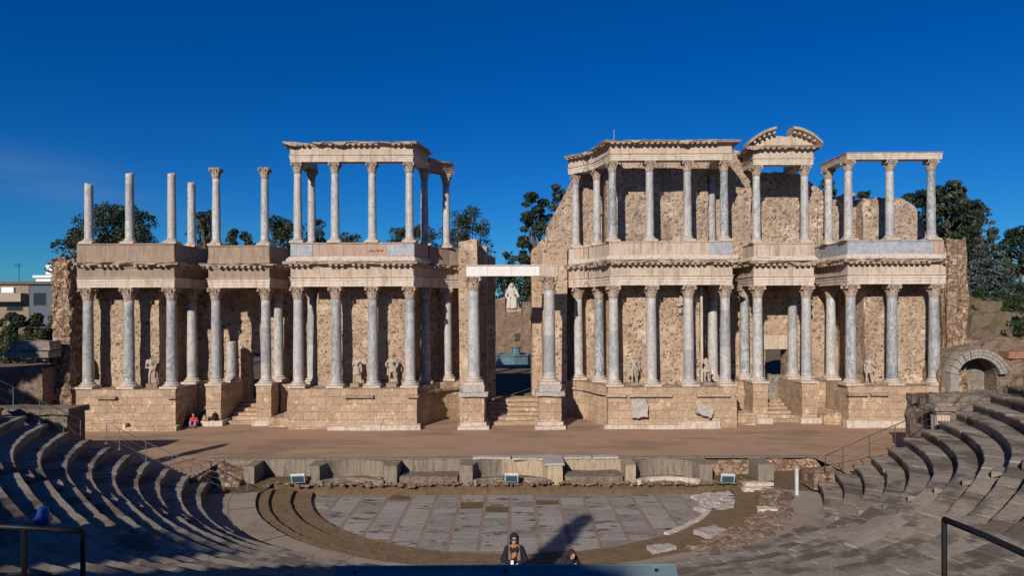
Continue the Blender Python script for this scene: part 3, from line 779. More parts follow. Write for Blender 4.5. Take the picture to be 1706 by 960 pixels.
# terrace decks between the storeys
for nm, pts in (('brown parapet porch',[(-28.3,44.85),(-22.3,44.85),(-22.3,51.0),(-28.3,51.0)]),('marble panelled porch',[(-14.1,44.85),(-6.6,44.85),(-5.9,47.3),(-4.5,49.2),(-3.3,49.9),(-3.3,51.0),(-14.1,51.0)]),
                ('tall rubble wall porch',[(3.3,51.0),(3.3,49.9),(4.5,49.2),(5.9,47.3),(6.6,44.85),(14.1,44.85),(14.1,51.0)]),('end pier porch',[(22.2,44.85),(28.3,44.85),(28.3,51.0),(22.2,51.0)]),
                ('visitors doorway porch',[(-20.1,46.45),(-16.7,46.45),(-16.7,49.9),(-20.1,49.9)]),('pediment porch',[(16.7,46.45),(20.0,46.45),(20.0,49.9),(16.7,49.9)])):
    m = MB(); n = len(pts)
    m.add([(x,y,11.84) for x,y in pts]+[(x,y,12.21) for x,y in pts], [tuple(range(n))[::-1], tuple(range(n,2*n))]+[(i,(i+1)%n,(i+1)%n+n,i+n) for i in range(n)])
    tag(m.build('terrace_deck', ASHD), f'flat stone deck over the lower storey of the {nm}', 'terrace', 'terrace decks')
# gateway jambs
wall('stepped rubble jamb of the gateway, beside the marble panelled porch', [(-3.6,-2.35,46.6,48.2,1.25,0,prof([(-3.6,13.7),(-2.3,13.8)],.12)),(-3.4,-1.75,48.21,50.0,1.25,0,prof([(-3.4,13.5),(-1.7,13.5)],.1)),(-3.0,-1.27,50.01,52.0,1.25,0,prof([(-3,13.0),(-1.2,12.9)],.1))], RUB, 'gateway_jamb')
wall('broad rubble jamb of the gateway, beside the tallest rubble wall', [(1.46,3.5,50.4,52.2,1.25,0,prof([(1.4,13.3),(2.0,14.0),(2.6,14.4),(3.5,14.6)],.15)),(2.2,3.9,48.6,50.39,1.25,0,prof([(2.2,13.4),(3.9,13.6)],.15))], RUB, 'gateway_jamb')
# tall upper walls
def Pz(px, py, Y): 
    g = G(px, py, Y); return (g[0], g[2])
Yd = 47.35
wall('tallest rubble wall rising behind the upper columns next to the gateway', [(6.6,13.6,Yd,49.5,12.2,0,prof([(6.6,19.5),(13.6,19.5)],.05)),
     (2.6,6.75,49.9,51.4,12.0,0,prof([Pz(893,415,50),Pz(903,392,50),Pz(915,375,50),Pz(926,352,50),Pz(938,330,50),Pz(950,310,50),Pz(958,292,50),Pz(972,280,50)],.35)),
     (13.61,16.9,48.2,49.8,11.9,0,prof([Pz(1212,268,48),Pz(1226,246,48),Pz(1238,256,48),Pz(1250,264,48)],.12)),], RUBHI, step=.28)
Yf = 49.2
wall('rubble wall behind the upper storey of the pediment porch', [(16.91,21.2,Yf,50.6,11.9,0,prof([(16.9,18.85),(20.6,18.75),Pz(1349,304,Yf)],.12)),
     (21.21,22.6,Yf,50.6,11.9,0,prof([Pz(1350,300,Yf),Pz(1357,306,Yf),Pz(1368,318,Yf),Pz(1385,330,Yf)],.25))], RUBHI, step=.28)
Ye = 48.0
wall('ragged rubble wall standing free behind the outer upper columns', [(22.0,24.7,49.0,50.4,11.9,0,prof([Pz(1383,335,49),Pz(1420,318,49),Pz(1432,327,49)],.25)),
     (24.71,29.4,Ye,49.2,11.9,0,prof([Pz(1436,330,Ye),Pz(1505,330,Ye),Pz(1514,336,Ye),Pz(1525,346,Ye),Pz(1535,362,Ye),Pz(1541,385,Ye),Pz(1548,404,Ye)],.2))], RUBHI, step=.28)
# ragged end piers
wall('ragged broken rubble pier ending the stage building, nearest the town houses', [(GX(88,44.6),GX(117,44.6),44.5,50.5,4.0,0,prof([(-31,12.35),(-28,12.5)],.35)), (GX(80,44.4),GX(118,44.4),44.3,50.6,1.2,4.02)], RUBBR, 'rubble_pier', .12, .2, 'pier', 3.2)
wall('ragged broken rubble pier ending the stage building, nearest the arch', [(GX(1578,45),GX(1610,45),44.9,50.5,1.2,0,prof([(28,13.4),(31,13.5)],.3))], RUBBR, 'rubble_pier', .12, .2, 'pier', 3.2)
# steps
def steps(label, x0, x1, ya, yb, z0, z1, n, mat=ASH):
    m = MB()
    for k in range(n):
        y = ya+(yb-ya)*k/n
        m.rbox(x0, x1, y, yb+.8, z0+(z1-z0)*k/n - (.0 if k else .05), z0+(z1-z0)*(k+1)/n-.003, .35, .025)
    return tag(m.build('stone_steps', mat), label, 'steps')
steps('worn stone steps climbing through the central gateway', -1.75, 1.9, 45.6, 49.6, STAGE, 2.62, 6)
steps('worn stone steps up to the visitors\' doorway', -19.4, -17.4, 46.3, 49.6, STAGE, 2.6, 6)
steps('worn stone steps up to the pediment doorway', 17.35, 19.3, 46.2, 49.6, STAGE, 2.5, 6)
# low blocks filling the bays between porches
for x0, x1, lab in ((-21.8,-20.7,'dark recessed masonry between the white house porch and the visitors\' doorway'),(-16.1,-14.7,'low masonry between the visitors\' doorway and the marble panelled porch'),(14.65,16.1,'low masonry between the tallest wall porch and the pediment doorway'),(20.6,21.75,'low masonry between the pediment doorway and the end porch')):
    m = MB(); m.rbox(x0, x1, 47.4, 50.1, 1.25, 3.9, .3, .08)
    m.rbox(x0, x1, 46.9 if x0 < -20 else 45.2, 47.39, 1.25, 1.8+random.random()*.5, .25, .15)
    tag(m.build('masonry_block', ASH), lab, 'masonry')
# ------------------------------------------------------------------ ground, stage, orchestra
CX, CY = 0.0, 34.7       # centre of the auditorium
def sstep(a, b, x):
    t = max(0, min(1, (x-a)/(b-a))); return t*t*(3-2*t)
def zt(x, y):
    r = math.hypot(x-CX, y-CY)
    up = sstep(33.5, 37, r)*sstep(40, 30, y)*8.0
    z = -.6 + up
    z += sstep(40, 46, y)*(1.6)*(1-sstep(33.5,37,r)*sstep(40,30,y))
    if y > 48: z += 1.5*sstep(50.5, 52.0, y)
    z += sstep(29.5, 44, x)*sstep(40, 74, y)*8.6*(1-.4*sstep(120,300,y))
    z += sstep(-32, -60, x)*sstep(40, 60, y)*1.0
    if r > 34: z += .25*noise.noise((x*.15,y*.15,0))
    return z
def axis(lo, hi, fine0, fine1, st, far):
    a = []; x = fine0
    while x <= fine1: a.append(x); x += st
    k = st
    x = fine0
    while x > lo: k *= 1.35; x -= k; a.insert(0, x)
    k = st; x = a[-1]
    while x < hi: k *= 1.35; x += k; a.append(x)
    return a
xs = axis(-2500, 2500, -60, 90, 1.5, 0); ys = axis(-1500, 4000, -30, 125, 1.5, 0)
m = MB()
m.add([(x,y,zt(x,y)) for y in ys for x in xs], [(j*len(xs)+i, j*len(xs)+i+1, (j+1)*len(xs)+i+1, (j+1)*len(xs)+i) for j in range(len(ys)-1) for i in range(len(xs)-1)])
struct(m.build('ground', DIRT, smooth=True), 'dry brownish earth around and behind the theatre', 'ground')
m = MB()
def sandz(x, y): return STAGE + .03*noise.noise((x*.4,y*.4,0)) + .015*noise.noise((x*1.7,y*1.7,3))
gx = [-31+.5*i for i in range(125)]; gy = [35.32+.5*i for i in range(30)]
m.add([(x,y,sandz(x,y)) for y in gy for x in gx], [(j*125+i, j*125+i+1, (j+1)*125+i+1, (j+1)*125+i) for j in range(29) for i in range(124)])
for sx0, sx1, yy in ((-31,-14.9,31.6),(15.6,31,31.6)):
    n = 34; k = 8
    m.add([(sx0+(sx1-sx0)*i/n, yy+(35.319-yy)*j/k, sandz(sx0+(sx1-sx0)*i/n, yy+(35.319-yy)*j/k)-.004) for j in range(k+1) for i in range(n+1)], [(j*(n+1)+i, j*(n+1)+i+1, (j+1)*(n+1)+i+1, (j+1)*(n+1)+i) for j in range(k) for i in range(n)])
struct(m.build('stage_floor', SAND, smooth=True), 'bare reddish sand stage floor', 'stage floor')
# orchestra: pinkish joint bed and marble slabs
RO = 9.82; YF = 33.25
def inside(x, y, r=RO): return math.hypot(x-CX, y-CY) <= r and y <= YF
def arcpts(r, y, n=60, a0=None):
    a = math.acos(max(-1,min(1,(CY-y)/r)))
    return [(CX+r*math.sin(-a+2*a*i/n), CY-r*math.cos(-a+2*a*i/n)) for i in range(n+1)]
m = MB(); p = arcpts(RO+.1, YF); m.add([(x,y,0) for x,y in p], [tuple(range(len(p)))])
struct(m.build('orchestra_bed', PINK), 'pinkish stone bed showing in the joints of the orchestra paving', 'floor')
m = MB(); rr = random.Random(12); x = -10.67-.0
k = 0
while x < 10:
    y = YF-.03-rr.uniform(0,.5)
    y = YF-.02
    while y > 24.5:
        d = rr.choice((.62,.78,.95,1.15,.5))
        xa, xb = x+.08, x+1.17-.08
        c = [(xa,y-d+.03),(xb,y-d+.03),(xb,y-.02),(xa,y-.02)]
        if all(inside(*q) for q in c) or inside((xa+xb)/2, y-d/2, RO-.15):
            m.tone = rr.random()
            m.mi = 1 if rr.random() < .075 else 0
            if m.mi:
                b = []
                for (qx,qy) in c: b.append((qx+rr.uniform(-.05,.05), qy+rr.uniform(-.1,.1)*1.3))
                c = b
            q = []
            for (qx,qy) in c:
                r = math.hypot(qx-CX, qy-CY)
                if r > RO: qx, qy = CX+(qx-CX)*RO/r, CY+(qy-CY)*RO/r
                q.append((qx,qy))
            z = .005+rr.uniform(0,.003)
            if m.mi == 0: m.add([(a,b,-.05) for a,b in q]+[(a,b,z) for a,b in q], [(4,5,6,7),(0,1,5,4),(1,2,6,5),(2,3,7,6),(3,0,4,7)])
            else: m.add([(a,b,.005) for a,b in q], [(0,1,2,3)])
        y -= d
    x += 1.17; k += 1
m.mi = 0
struct(m.build('orchestra_paving', [SLAB, SOIL], tone=True), 'grey marble slab paving of the orchestra, with dark missing slabs', 'floor')
# low turf covered steps round the orchestra and the paved walkway
def ring(mb, r0, r1, z, a0, a1, zb, n=120, jag=.05, rough=.02, seed=0):
    """annulus sector, angle measured from the axis towards the camera; inner riser included"""
    vs = []; k = 5
    rows = [(r0,zb)]+[(r0+(r1-r0)*j/k, z) for j in range(k+1)]
    for i in range(n+1):
        a = a0+(a1-a0)*i/n
        for q, (r, zz) in enumerate(rows):
            rj = r + (jag*noise.noise((a*14+seed, q, seed)) if q < 2 else 0)
            zj = zz + (rough*noise.noise((r*math.sin(a)*3, r*math.cos(a)*3, seed)) if q else 0)
            vs.append((CX+rj*math.sin(a), CY-rj*math.cos(a), zj))
    w = len(rows)
    mb.add(vs, [(i*w+j, (i+1)*w+j, (i+1)*w+j+1, i*w+j+1) for i in range(n) for j in range(w-1)])
R_ = math.radians
m = MB(); ring(m, 9.84, 10.75, .14, R_(-83), R_(84), -.05, seed=1); ring(m, 10.75, 11.7, .27, R_(-83), R_(84), .05, seed=2); ring(m, 11.7, 12.25, .38, R_(-83), R_(30), .2, seed=3)
ring(m, 11.7, 12.6, .36, R_(30), R_(82), .2, seed=3, rough=.08)
struct(m.build('turf_steps', RINGM), 'withered turf over the low steps ringing the orchestra', 'turf steps')
def paved_ring(name, mat, r0, r1, z, a0, a1, step, label, zb, bands=1, seed=5, ja=.012):
    mb = MB(); rr = random.Random(seed)
    for bnd in range(bands):
        ra, rb = r0+(r1-r0)*bnd/bands, r0+(r1-r0)*(bnd+1)/bands-.02
        a = a0
        while a < a1:
            w = step*rr.uniform(.7,1.35)/rb; e = min(a+w, a1)
            mb.tone = rr.random(); dz = rr.uniform(-ja,ja)
            n = 3; vs = []
            for i in range(n+1):
                t = a+(e-.012/rb-a)*i/n
                for r, zz in ((ra+rr.uniform(-.01,.01),zb),(ra,z+dz),(rb,z+dz)):
                    vs.append((CX+r*math.sin(t), CY-r*math.cos(t), zz))
            mb.add(vs, [(i*3+j, (i+1)*3+j, (i+1)*3+j+1, i*3+j+1) for i in range(n) for j in range(2)])
            a = e
    return struct(mb.build(name, mat, tone=True), label, 'walkway')
paved_ring('walkway', WALK, 12.25, 14.5, .48, R_(-78), R_(30), 1.3, 'pale paved walkway curving between the turf steps and the seats', .3, 2)
paved_ring('smooth_walkway', WALK, 13.1, 14.5, .47, R_(30), R_(79), 2.6, 'smooth pale ramp of the walkway beside the white post', .3, 1, 8, .004)
m = MB(); ring(m, 12.25, 13.12, .43, R_(30), R_(80), .2, seed=6, jag=.2, rough=.2)
struct(m.build('broken_paving', ASHD, smooth=False), 'broken grey paving between the turf and the smooth walkway', 'broken paving')
# strip of earth in front of the stage wall
m = MB(); n = 90; k = 9; vs = []
for j in range(k+1):
    for i in range(n+1):
        x = -13.6+28.4*i/n; t = j/k
        y = YF+.02+t*(35.4-YF)
        z = .08 + .38*sstep(.0,.45,t+.12*noise.noise((x*.9,1,1))) + .07*noise.noise((x*1.6,y*1.6,7)) + .05*noise.noise((x*5,y*5,2))
        if j == 0: z = -.04
        vs.append((x,y,z))
m.add(vs, [(j*(n+1)+i, j*(n+1)+i+1, (j+1)*(n+1)+i+1, (j+1)*(n+1)+i) for j in range(k) for i in range(n)])
struct(m.build('earth_ledge', SOIL), 'mossy earth ledge at the foot of the stage wall', 'earth ledge')
m = MB(); m.add([(12.3,31.0,.42),(15.6,31.0,.46),(15.6,35.3,.7),(13.2,35.3,.6),(12.0,33.4,.42)], [(0,1,2,3,4)])
struct(m.build('earth_patch', SOIL), 'earth patch beside the white post', 'earth')
m = MB(); n = 14; k = 10
m.add([(-16.2+4.3*i/n, 30.2+5.05*j/k, .42 + .5*sstep(.35,0,i/n)*sstep(.2,1,j/k) + .09*noise.noise((i*.5,j*.5,4))) for j in range(k+1) for i in range(n+1)], [(j*(n+1)+i, j*(n+1)+i+1, (j+1)*(n+1)+i+1, (j+1)*(n+1)+i) for j in range(k) for i in range(n)])
struct(m.build('rubble_patch', SOIL, smooth=True), 'earthy patch between the shaded benches and the stage wall', 'earth')
m = MB(); m.rbox(-15.6,-13.4,33.4,35.1,.3,0,.22,.12,1.6,lambda x,y: 1.25-.35*sstep(-15,-13.4,x)-.3*sstep(34.6,33.4,y)); m.rbox(-16.8,-14.7,31.5,33.6,.3,0,.22,.1,1.6,lambda x,y: 1.22-.3*sstep(32.5,31.5,y))
tag(m.build('rubble_stub', RUBBR), 'low rubble stub under the grey rail where the shaded benches meet the stage', 'ruin')
# ------------------------------------------------------------------ stage front wall with niches
t = thing('stage_front_wall', 'low concrete stage front wall with alternating curved and square niches', 'wall', (0,34.5,.3))
Ybk, Yfr = 35.30, 33.85
PX = lambda px: GX(px, Yfr)
piers = [(405,422,'p'),(511,531,'p'),(639,660,'p'),(764,786,'p'),(911,936,'m'),(1041,1058,'m'),(1164,1186,'p'),(1262,1288,'p')]
kinds = ['r','c','r','c','r','c','r']
GREYC = streaked('stage_wall_concrete', (.27,.225,.175), (.20,.165,.125), (.075,.06,.045), .9, 1.5, False)
OCHRE = streaked('ochre_marble_facing', (.46,.37,.26), (.37,.285,.19), (.15,.11,.075), .75, 2.2, True)
core = MB(); fac = MB()
def piece(nm, kd, f):
    q = MB(); f(q); q.build(nm, OCHRE if kd == 'm' else GREYC, t)
piece('wall_run', 'p', lambda q: q.rbox(GX(345,Ybk), PX(piers[0][0]), Ybk-.02, Ybk+.45, .35, 1.285, .3, .03))
for q, (a, b, kd) in enumerate(piers):
    piece('niche_pier', kd, lambda q: q.rbox(PX(a), PX(b), Yfr, Ybk+.45, .25, 1.295, .25, .018))
for q, kd in enumerate(kinds):
    x0, x1 = PX(piers[q][1])+.002, PX(piers[q+1][0])-.002
    if q == 6: continue
    if kd == 'r':
        piece('square_niche', 'm' if q == 4 else 'p', lambda q_: q_.rbox(x0, x1, Ybk-.02, Ybk+.45, .3, 1.29, .3, .02))
    else:
        n = 18; vs = []; w = (x1-x0)/2; c = (x0+x1)/2
        for i in range(n+1):
            u = -1+2*i/n
            y = Yfr+.12+1.28*math.sqrt(max(0,1-u*u))**.8 if abs(u)<1 else Yfr+.12
            x = c+w*u
            if q == 3 and u < .1: pass
            vs += [(x,y,.3),(x,y,1.29),(x,Ybk+.45,1.29)]
        fs = [(i*3+j, (i+1)*3+j, (i+1)*3+j+1, i*3+j+1) for i in range(n) for j in range(2)]
        if q == 3:
            piece('curved_niche', 'p', lambda q_: q_.add(vs, fs))
            fv = []; ids = [i for i in range(n+1) if i >= 7]
            for i in ids: 
                X, Yv, Z = vs[i*3]; fv += [(X,Yv-.05,.5),(X,Yv-.05,1.30),(X,Ybk-.05,1.30)]
            fac.add(fv, [(i*3+j, (i+1)*3+j, (i+1)*3+j+1, i*3+j+1) for i in range(len(ids)-1) for j in range(2)])
        else: piece('curved_niche', 'p', lambda q_: q_.add(vs, fs))
fac.build('marble_facing', OCHRE, t)
m = MB(); m.rbox(PX(1186)+.003, GX(1420,Ybk), Ybk-.02, Ybk+.45, .3, 1.2, .22, .09); m.build('rubble_face', RUBBR, t)
m = MB(); m.rbox(GX(345,Ybk), PX(405)-.003, Ybk-.15, Ybk-.03, .3, 1.1, .22, .1); m.build('rubble_face', RUBBR, t)
m = MB(); m.rbox(GX(345,Ybk), GX(786,Ybk), Ybk+.01, Ybk+.40, 1.30, 1.345, .6, .006); m.build('coping', GREYC, t)
m = MB(); m.rbox(GX(1058,Ybk), GX(1400,Ybk), Ybk+.01, Ybk+.40, 1.30, 1.345, .6, .006); m.build('coping', GREYC, t)
m = MB()
for a, b, y0 in ((786,850,Ybk),(852,912,Ybk-.3),(905,940,Yfr-.03),(938,985,Ybk-.08),(987,1030,Ybk-.08)):
    m = MB(); m.rbox(GX(a,y0), GX(b,y0)-.02, y0-.03, Ybk+.42, 1.305, 1.41, .2, .035); m.build('marble_coping', GREYW, t)
# curved stone kerbs inside the niches
for q, w in ((1,'in the curved niche nearest the shaded benches'),(3,'in the middle niche'),(5,'in the curved niche nearest the white post')):
    x0, x1 = PX(piers[q][1])+.1, PX(piers[q+1][0])-.1; c = (x0+x1)/2; hw = (x1-x0)/2
    path = [(c+hw*math.sin(a), Yfr-.35+.75*math.cos(a)) for a in [R_(-80)+R_(160)*i/14 for i in range(15)]]
    m = MB(); m.sweep(path, [(-.12,.35),(.12,.35),(.12,.62),(-.12,.62)], .2, chipper((1,2,3), .12, q, .2)); m.weather(.03,5)
    tag(m.build('niche_kerb', WHITE if q == 5 else ASHG), f'curved worn stone kerb, {w}', 'kerb stone', 'niche kerbs')
for q, w in ((2,'between the two niches nearer the visitors'),(4,'in the ochre faced square niche')):
    x0, x1 = PX(piers[q][1]), PX(piers[q+1][0])
    m = MB(); m.rbox(x0+.1, x1-.1, Yfr+.1, Ybk-.1, .3, .72, .25, .06)
    tag(m.build('niche_step', ASHD), f'worn stone step {w}', 'step', 'niche steps')
# loose rubble
m = MB(); rr = random.Random(3)
for k in range(900):
    x = rr.uniform(-12.4, 14.0); y = YF+.25+abs(rr.gauss(0,.55)); s = abs(rr.gauss(.03,.035))+.018
    if y > 35: continue
    m.ball((x,y,.42+.12*noise.noise((x,y,0))), (s*1.5,s,s*.8), 6, 4, Matrix.Rotation(rr.uniform(0,6),3,'Z'))
for k in range(260):
    a = R_(rr.uniform(32,80)); r = rr.uniform(11.8,13.2); s = abs(rr.gauss(.06,.06))+.03
    m.ball((CX+r*math.sin(a), CY-r*math.cos(a), .42), (s*1.8,s,s*.6), 6, 4, Matrix.Rotation(rr.uniform(0,6),3,'Z'))
m.weather(.05, 11)
tag(m.build('loose_rubble', RUBDK), 'loose rubble stones scattered along the stage wall foot and broken paving', 'rubble', None, 'stuff')
def stone(name, label, px, py, Y, sx, sy, sz, mat, rz=0, tilt=(0,0), cat='stone block', z=None, amp=.05):
    m = MB(); m.rbox(-sx/2, sx/2, -sy/2, sy/2, -.05, sz, .14, amp, 2.2)
    o = m.build(name, mat); g = G(px,py,Y); o.location = (g[0], g[1], g[2] if z is None else z); o.rotation_euler = (tilt[0],tilt[1],rz)
    return tag(o, label, cat)
stone('marble_fragment', 'large broken white marble floor fragment at the curved edge of the paving', 1205, 846, 31.6, 2.0, 2.4, .16, GREYW, .25, z=.02, amp=.12)
stone('marble_fragment', 'small broken white marble floor fragment beside the larger one', 1180, 862, 30.6, 1.1, .8, .14, GREYW, .6, z=.02, amp=.1)
stone('white_kerb_block', 'long white kerb block, upper of the two steps behind the turf', 1263, 818, 33.2, 1.4, .35, .16, WHITE, .06, z=.42)
stone('white_kerb_block', 'long white kerb block, lower of the two steps above the turf', 1262, 824, 32.8, 1.45, .32, .14, WHITE, .06, z=.3)
stone('white_slab', 'flat pale stone slab lying on the turf, nearest the woman', 1102, 934, 24.8, .95, .5, .12, GREYW, .3, z=.3)
stone('white_slab', 'flat pale pointed slab lying on the turf beside the walkway', 1185, 908, 26.3, 1.1, .75, .14, GREYW, .5, z=.38)
stone('white_slab', 'small pale slab lying on broken paving near the tilted fragment', 1278, 864, 29.0, .8, .4, .12, WHITE, -.2, z=.45)
stone('tilted_fragment', 'dark reddish wedge of tilted paving near the white post', 1300, 838, 30.5, .9, .25, .5, ASHD, .5, (.5,.3), z=.42)
m = MB(); a = [CX+9.83*math.sin(R_(w)) for w in range(40,66,2)]
path = [(CX+9.83*math.sin(R_(w)), CY-9.83*math.cos(R_(w))) for w in range(38,62,2)]
m.sweep(path, [(-.1,.0),(.12,.0),(.12,.2),(-.1,.2)], .2, chipper((2,3), .1, 3, .2)); m.weather(.02,5)
tag(m.build('marble_edging', WHITE), 'white marble edging strip between the grey paving and the turf', 'edging')
# ------------------------------------------------------------------ auditorium seating
RS0, TR, ZS0 = 15.2, .76, 1.50
def riser(phi):
    return .24 + .16*sstep(R_(26), R_(52), abs(phi))
def zrow(k, phi): return ZS0 + riser(phi)*k
def bench(mb, k, a0, a1, rr, over=.05):
    r0, r1 = RS0+TR*k, RS0+TR*(k+1)
    secs = []; a = a0
    while a < a1-1e-4:
        e = min(a1, a+rr.uniform(.7,1.7)/r0)
        if a1-e < .25/r0: e = a1
        dz = rr.gauss(0,.006)-(.035 if rr.random() < .03 else 0); dr = rr.gauss(0,.005)+(.04 if rr.random() < .03 else 0); tone = rr.random()
        n = max(3, int((e-a)*r0/.3))
        chip0, chip1 = (abs(rr.gauss(0,.013)), abs(rr.gauss(0,.013)))
        for i in range(n+1):
            p = a+(e-a)*i/n
            if i == 0: secs += [(p, dz-.035, dr+.02, tone), (p+.022/r0, dz-chip0, dr+chip0*.6, tone)]
            elif i == n: secs += [(p-.022/r0, dz-chip1, dr+chip1*.6, tone), (p, dz-.035, dr+.02, tone)]
            else: secs.append((p, dz, dr, tone))
        a = e
    b0 = None
    for p, dz, dr, tone in secs:
        z = zrow(k,p); zl = zrow(k-1,p) if k >= 0 else z-.72
        ca, sa = math.sin(p), math.cos(p)
        w1 = .018*noise.noise((ca*r0*1.4, sa*r0*1.4, k)) + .012*noise.noise((ca*r0*6, sa*r0*6, k))
        prof_ = [(r0+.03+dr, zl-.05),(r0+.03+dr, z-.15),(r0-over+dr+w1*.5, z-.13+w1*.3),(r0-over+dr+w1, z-.03+dz),(r0-over+.03+dr+w1, z+dz),(r0+.25,z+dz+w1*.5),(r0+.5,z+dz-.02),(r1+.06, z-.02)]
        b = len(mb.v)
        for r, zz in prof_: mb.v.append((CX+r*ca, CY-r*sa, zz))
        if b0 is not None:
            for j in range(len(prof_)-1):
                mb.f.append((b0+j, b+j, b+j+1, b0+j+1)); mb.m.append(0); mb.t.append(tone)
        b0 = b
def wedge(label, k0, k1, fa0, fa1, seed, stairs=()):
    rr = random.Random(seed)
    t = thing('seating_wedge', label, 'seating', (0,CY-20,ZS0), 'seating wedges of the auditorium')
    for k in range(k0, k1):
        mb = MB(); a0, a1 = fa0(k), fa1(k)
        if a1-a0 < .02: continue
        bench(mb, k, a0, a1, rr)
        mb.build('stone_bench', SEAT, t, tone=True, recalc=False)
    for lab, f in stairs:
        mb = MB()
        for k in range(k0, k1):
            p0 = f(k); r0 = RS0+TR*k; w = .9/r0
            for dr, fz in ((-.40,.5),):
                z = zrow(k,p0); zl = zrow(k-1,p0) if k else z-.6
                zm = zl+(z-zl)*fz
                mb.tone = rr.random(); vs = []
                for q in range(4):
                    p = p0+(w if p0 > 0 else -w)*(q/3-.5)
                    for r, zz in ((r0+dr,zl-.04),(r0+dr,zm),(r0+.02,zm)):
                        vs.append((CX+r*math.sin(p), CY-r*math.cos(p), zz+rr.uniform(-.008,.008)))
                mb.add(vs, [(i*3+j, (i+1)*3+j, (i+1)*3+j+1, i*3+j+1) for i in range(3) for j in range(2)]+[(0,1,2),(9,11,10)])
        mb.build('stairway', SEAT, t, tone=True)
    return t
def endL(k):
    r = RS0+TR*k; y = 31.3-.34*k
    return -math.acos(max(-1,min(1,(CY-y)/r)))
def endR(k):
    r = RS0+TR*k; y = 31.3-.02*k
    return math.acos(max(-1,min(1,(CY-y)/r)))
ST = R_(47)
wedge('shaded wedge of curved stone benches below the town houses', -1, 20, endL, lambda k: -ST, 1, [('s', lambda k: -ST-.4/(RS0+TR*k))])
wedge('sunlit wedge of curved stone benches below the ruined arch', -1, 20, lambda k: ST, endR, 2, [('s', lambda k: ST+.4/(RS0+TR*k))])
wedge('worn middle wedge of low stone benches in front of the viewer', -1, 24, lambda k: -ST, lambda k: ST, 3)
m = MB(); ring(m, 33.3, 37, 7.42, -ST-.3, ST+.3, 5.5, 80)
struct(m.build('upper_walkway', WALK), 'paved walkway above the benches', 'walkway')
# masonry where the benches end
def mass(label, boxes, mat, name='ruined_masonry', step=.3, amp=.12):
    m = MB()
    for b in boxes: m.rbox(*b[:6], step, amp, 1.1)
    return tag(m.build(name, mat), label, 'ruin')
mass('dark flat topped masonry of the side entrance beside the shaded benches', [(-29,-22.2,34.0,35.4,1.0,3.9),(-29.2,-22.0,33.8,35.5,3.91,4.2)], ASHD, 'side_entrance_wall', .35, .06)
mass('squat broken rubble mass where the sunlit benches meet the stage end', [(20.2,23.6,33.4,35.2,1.0,3.9),(21.0,26.8,33.8,36.4,1.0,4.55),(20.4,22.6,33.2,34.4,3.91,4.7),(24.2,27.6,32.4,33.7,1.0,5.0)], ASHD, 'ruined_masonry', .3, .22)
mass('short rubble stub at the foot of the benches below the brown rail', [(13.9,15.4,31.5,33.0,.6,1.35)], RUBBR, 'rubble_stub', .25, .1)
# capital topped stub by the sunlit benches
t = thing('pilaster_stub', 'short white fluted pilaster stub with a worn capital, by the sunlit benches', 'pilaster', G(1566,715,31.9))
gx_, gy_, gz_ = G(1566,712,31.9)
m = MB(); m.rbox(gx_-.30, gx_+.30, gy_-.25, gy_+.25, gz_-1.5, gz_+.62, .2, .015)
for k in range(4): m.box(gx_-.26+.15*k, gx_-.18+.15*k, gy_-.30, gy_-.24, gz_-.1, gz_+.58)
m.build('fluted_shaft', WHITE, t)
m = MB(); m.rbox(gx_-.36, gx_+.36, gy_-.32, gy_+.3, gz_+.63, gz_+.78, .12, .04); m.rbox(gx_-.48, gx_+.48, gy_-.42, gy_+.35, gz_+.79, gz_+.98, .12, .06); m.rbox(gx_-.32, gx_+.38, gy_-.3, gy_+.3, gz_+.99, gz_+1.15, .12, .08); m.build('worn_capital', ASHG, t)
# ruined arch at the stage end
Ya = 43.6
acx, acz = G(1632,634,Ya)[0], G(1632,634,Ya)[2]
t = thing('ruined_arch', 'moulded white marble arch ring of a ruined side passage', 'arch', (acx,Ya,1.3))
m = MB(); rr = random.Random(5); n = 13
for i in range(n):
    a0, a1 = PI*i/n+.012, PI*(i+1)/n-.012
    if i >= 1 and i < n:
        dy = rr.uniform(-.04,.04)
        for r0, r1, y0 in ((1.42,1.62,0),(1.625,1.82,-.06),(1.825,1.98,-.12)):
            if i < 2 and r1 > 1.9: continue
            vs = []
            for q in range(4):
                a = a0+(a1-a0)*q/3
                for r, y in ((r0,Ya+y0+dy),(r1,Ya+y0+dy),(r1,Ya+.55),(r0,Ya+.55)):
                    vs.append((acx+r*math.cos(a), y, acz+r*math.sin(a)))
            m.add(vs, [(q*4+j,(q+1)*4+j,(q+1)*4+(j+1)%4,q*4+(j+1)%4) for q in range(3) for j in range(4)]+[(0,1,2,3),(12,15,14,13)])
m.rbox(acx-1.98, acx-1.42, Ya-.1, Ya+.5, 3.6, acz+.02, .2, .02)
m.build('arch_ring', streaked('arch_stone', (.37,.34,.30), (.26,.235,.20), (.11,.085,.065), .8, 2.2, False), t)
m = MB(); vs = []; n = 16      # vaulted mass behind the ring
for i in range(n+1):
    a = PI*i/n
    for r, y in ((1.43,Ya+.4),(2.25,Ya+.4),(2.35,Ya+5),(1.43,Ya+5)):
        vs.append((acx+r*math.cos(a), y, max(1.2, acz+r*math.sin(a)) if i not in (0,n) else 1.2))
m.add(vs, [(q*4+j,(q+1)*4+j,(q+1)*4+(j+1)%4,q*4+(j+1)%4) for q in range(n) for j in range(4)]); m.weather(.12,1.2)
m.build('vault', ASHD, t)
m = MB(); m.rbox(acx-.75, acx+1.6, Ya+1.6, Ya+2.2, 1.2, acz+1.45, .3, .06); m.build('blocking_wall', ASHG, t)
m = MB(); m.rbox(acx-2.2, acx-1.43, Ya+.55, Ya+3, 1.2, acz+.6, .3, .08); m.build('reddish_side', RUBBR, t)
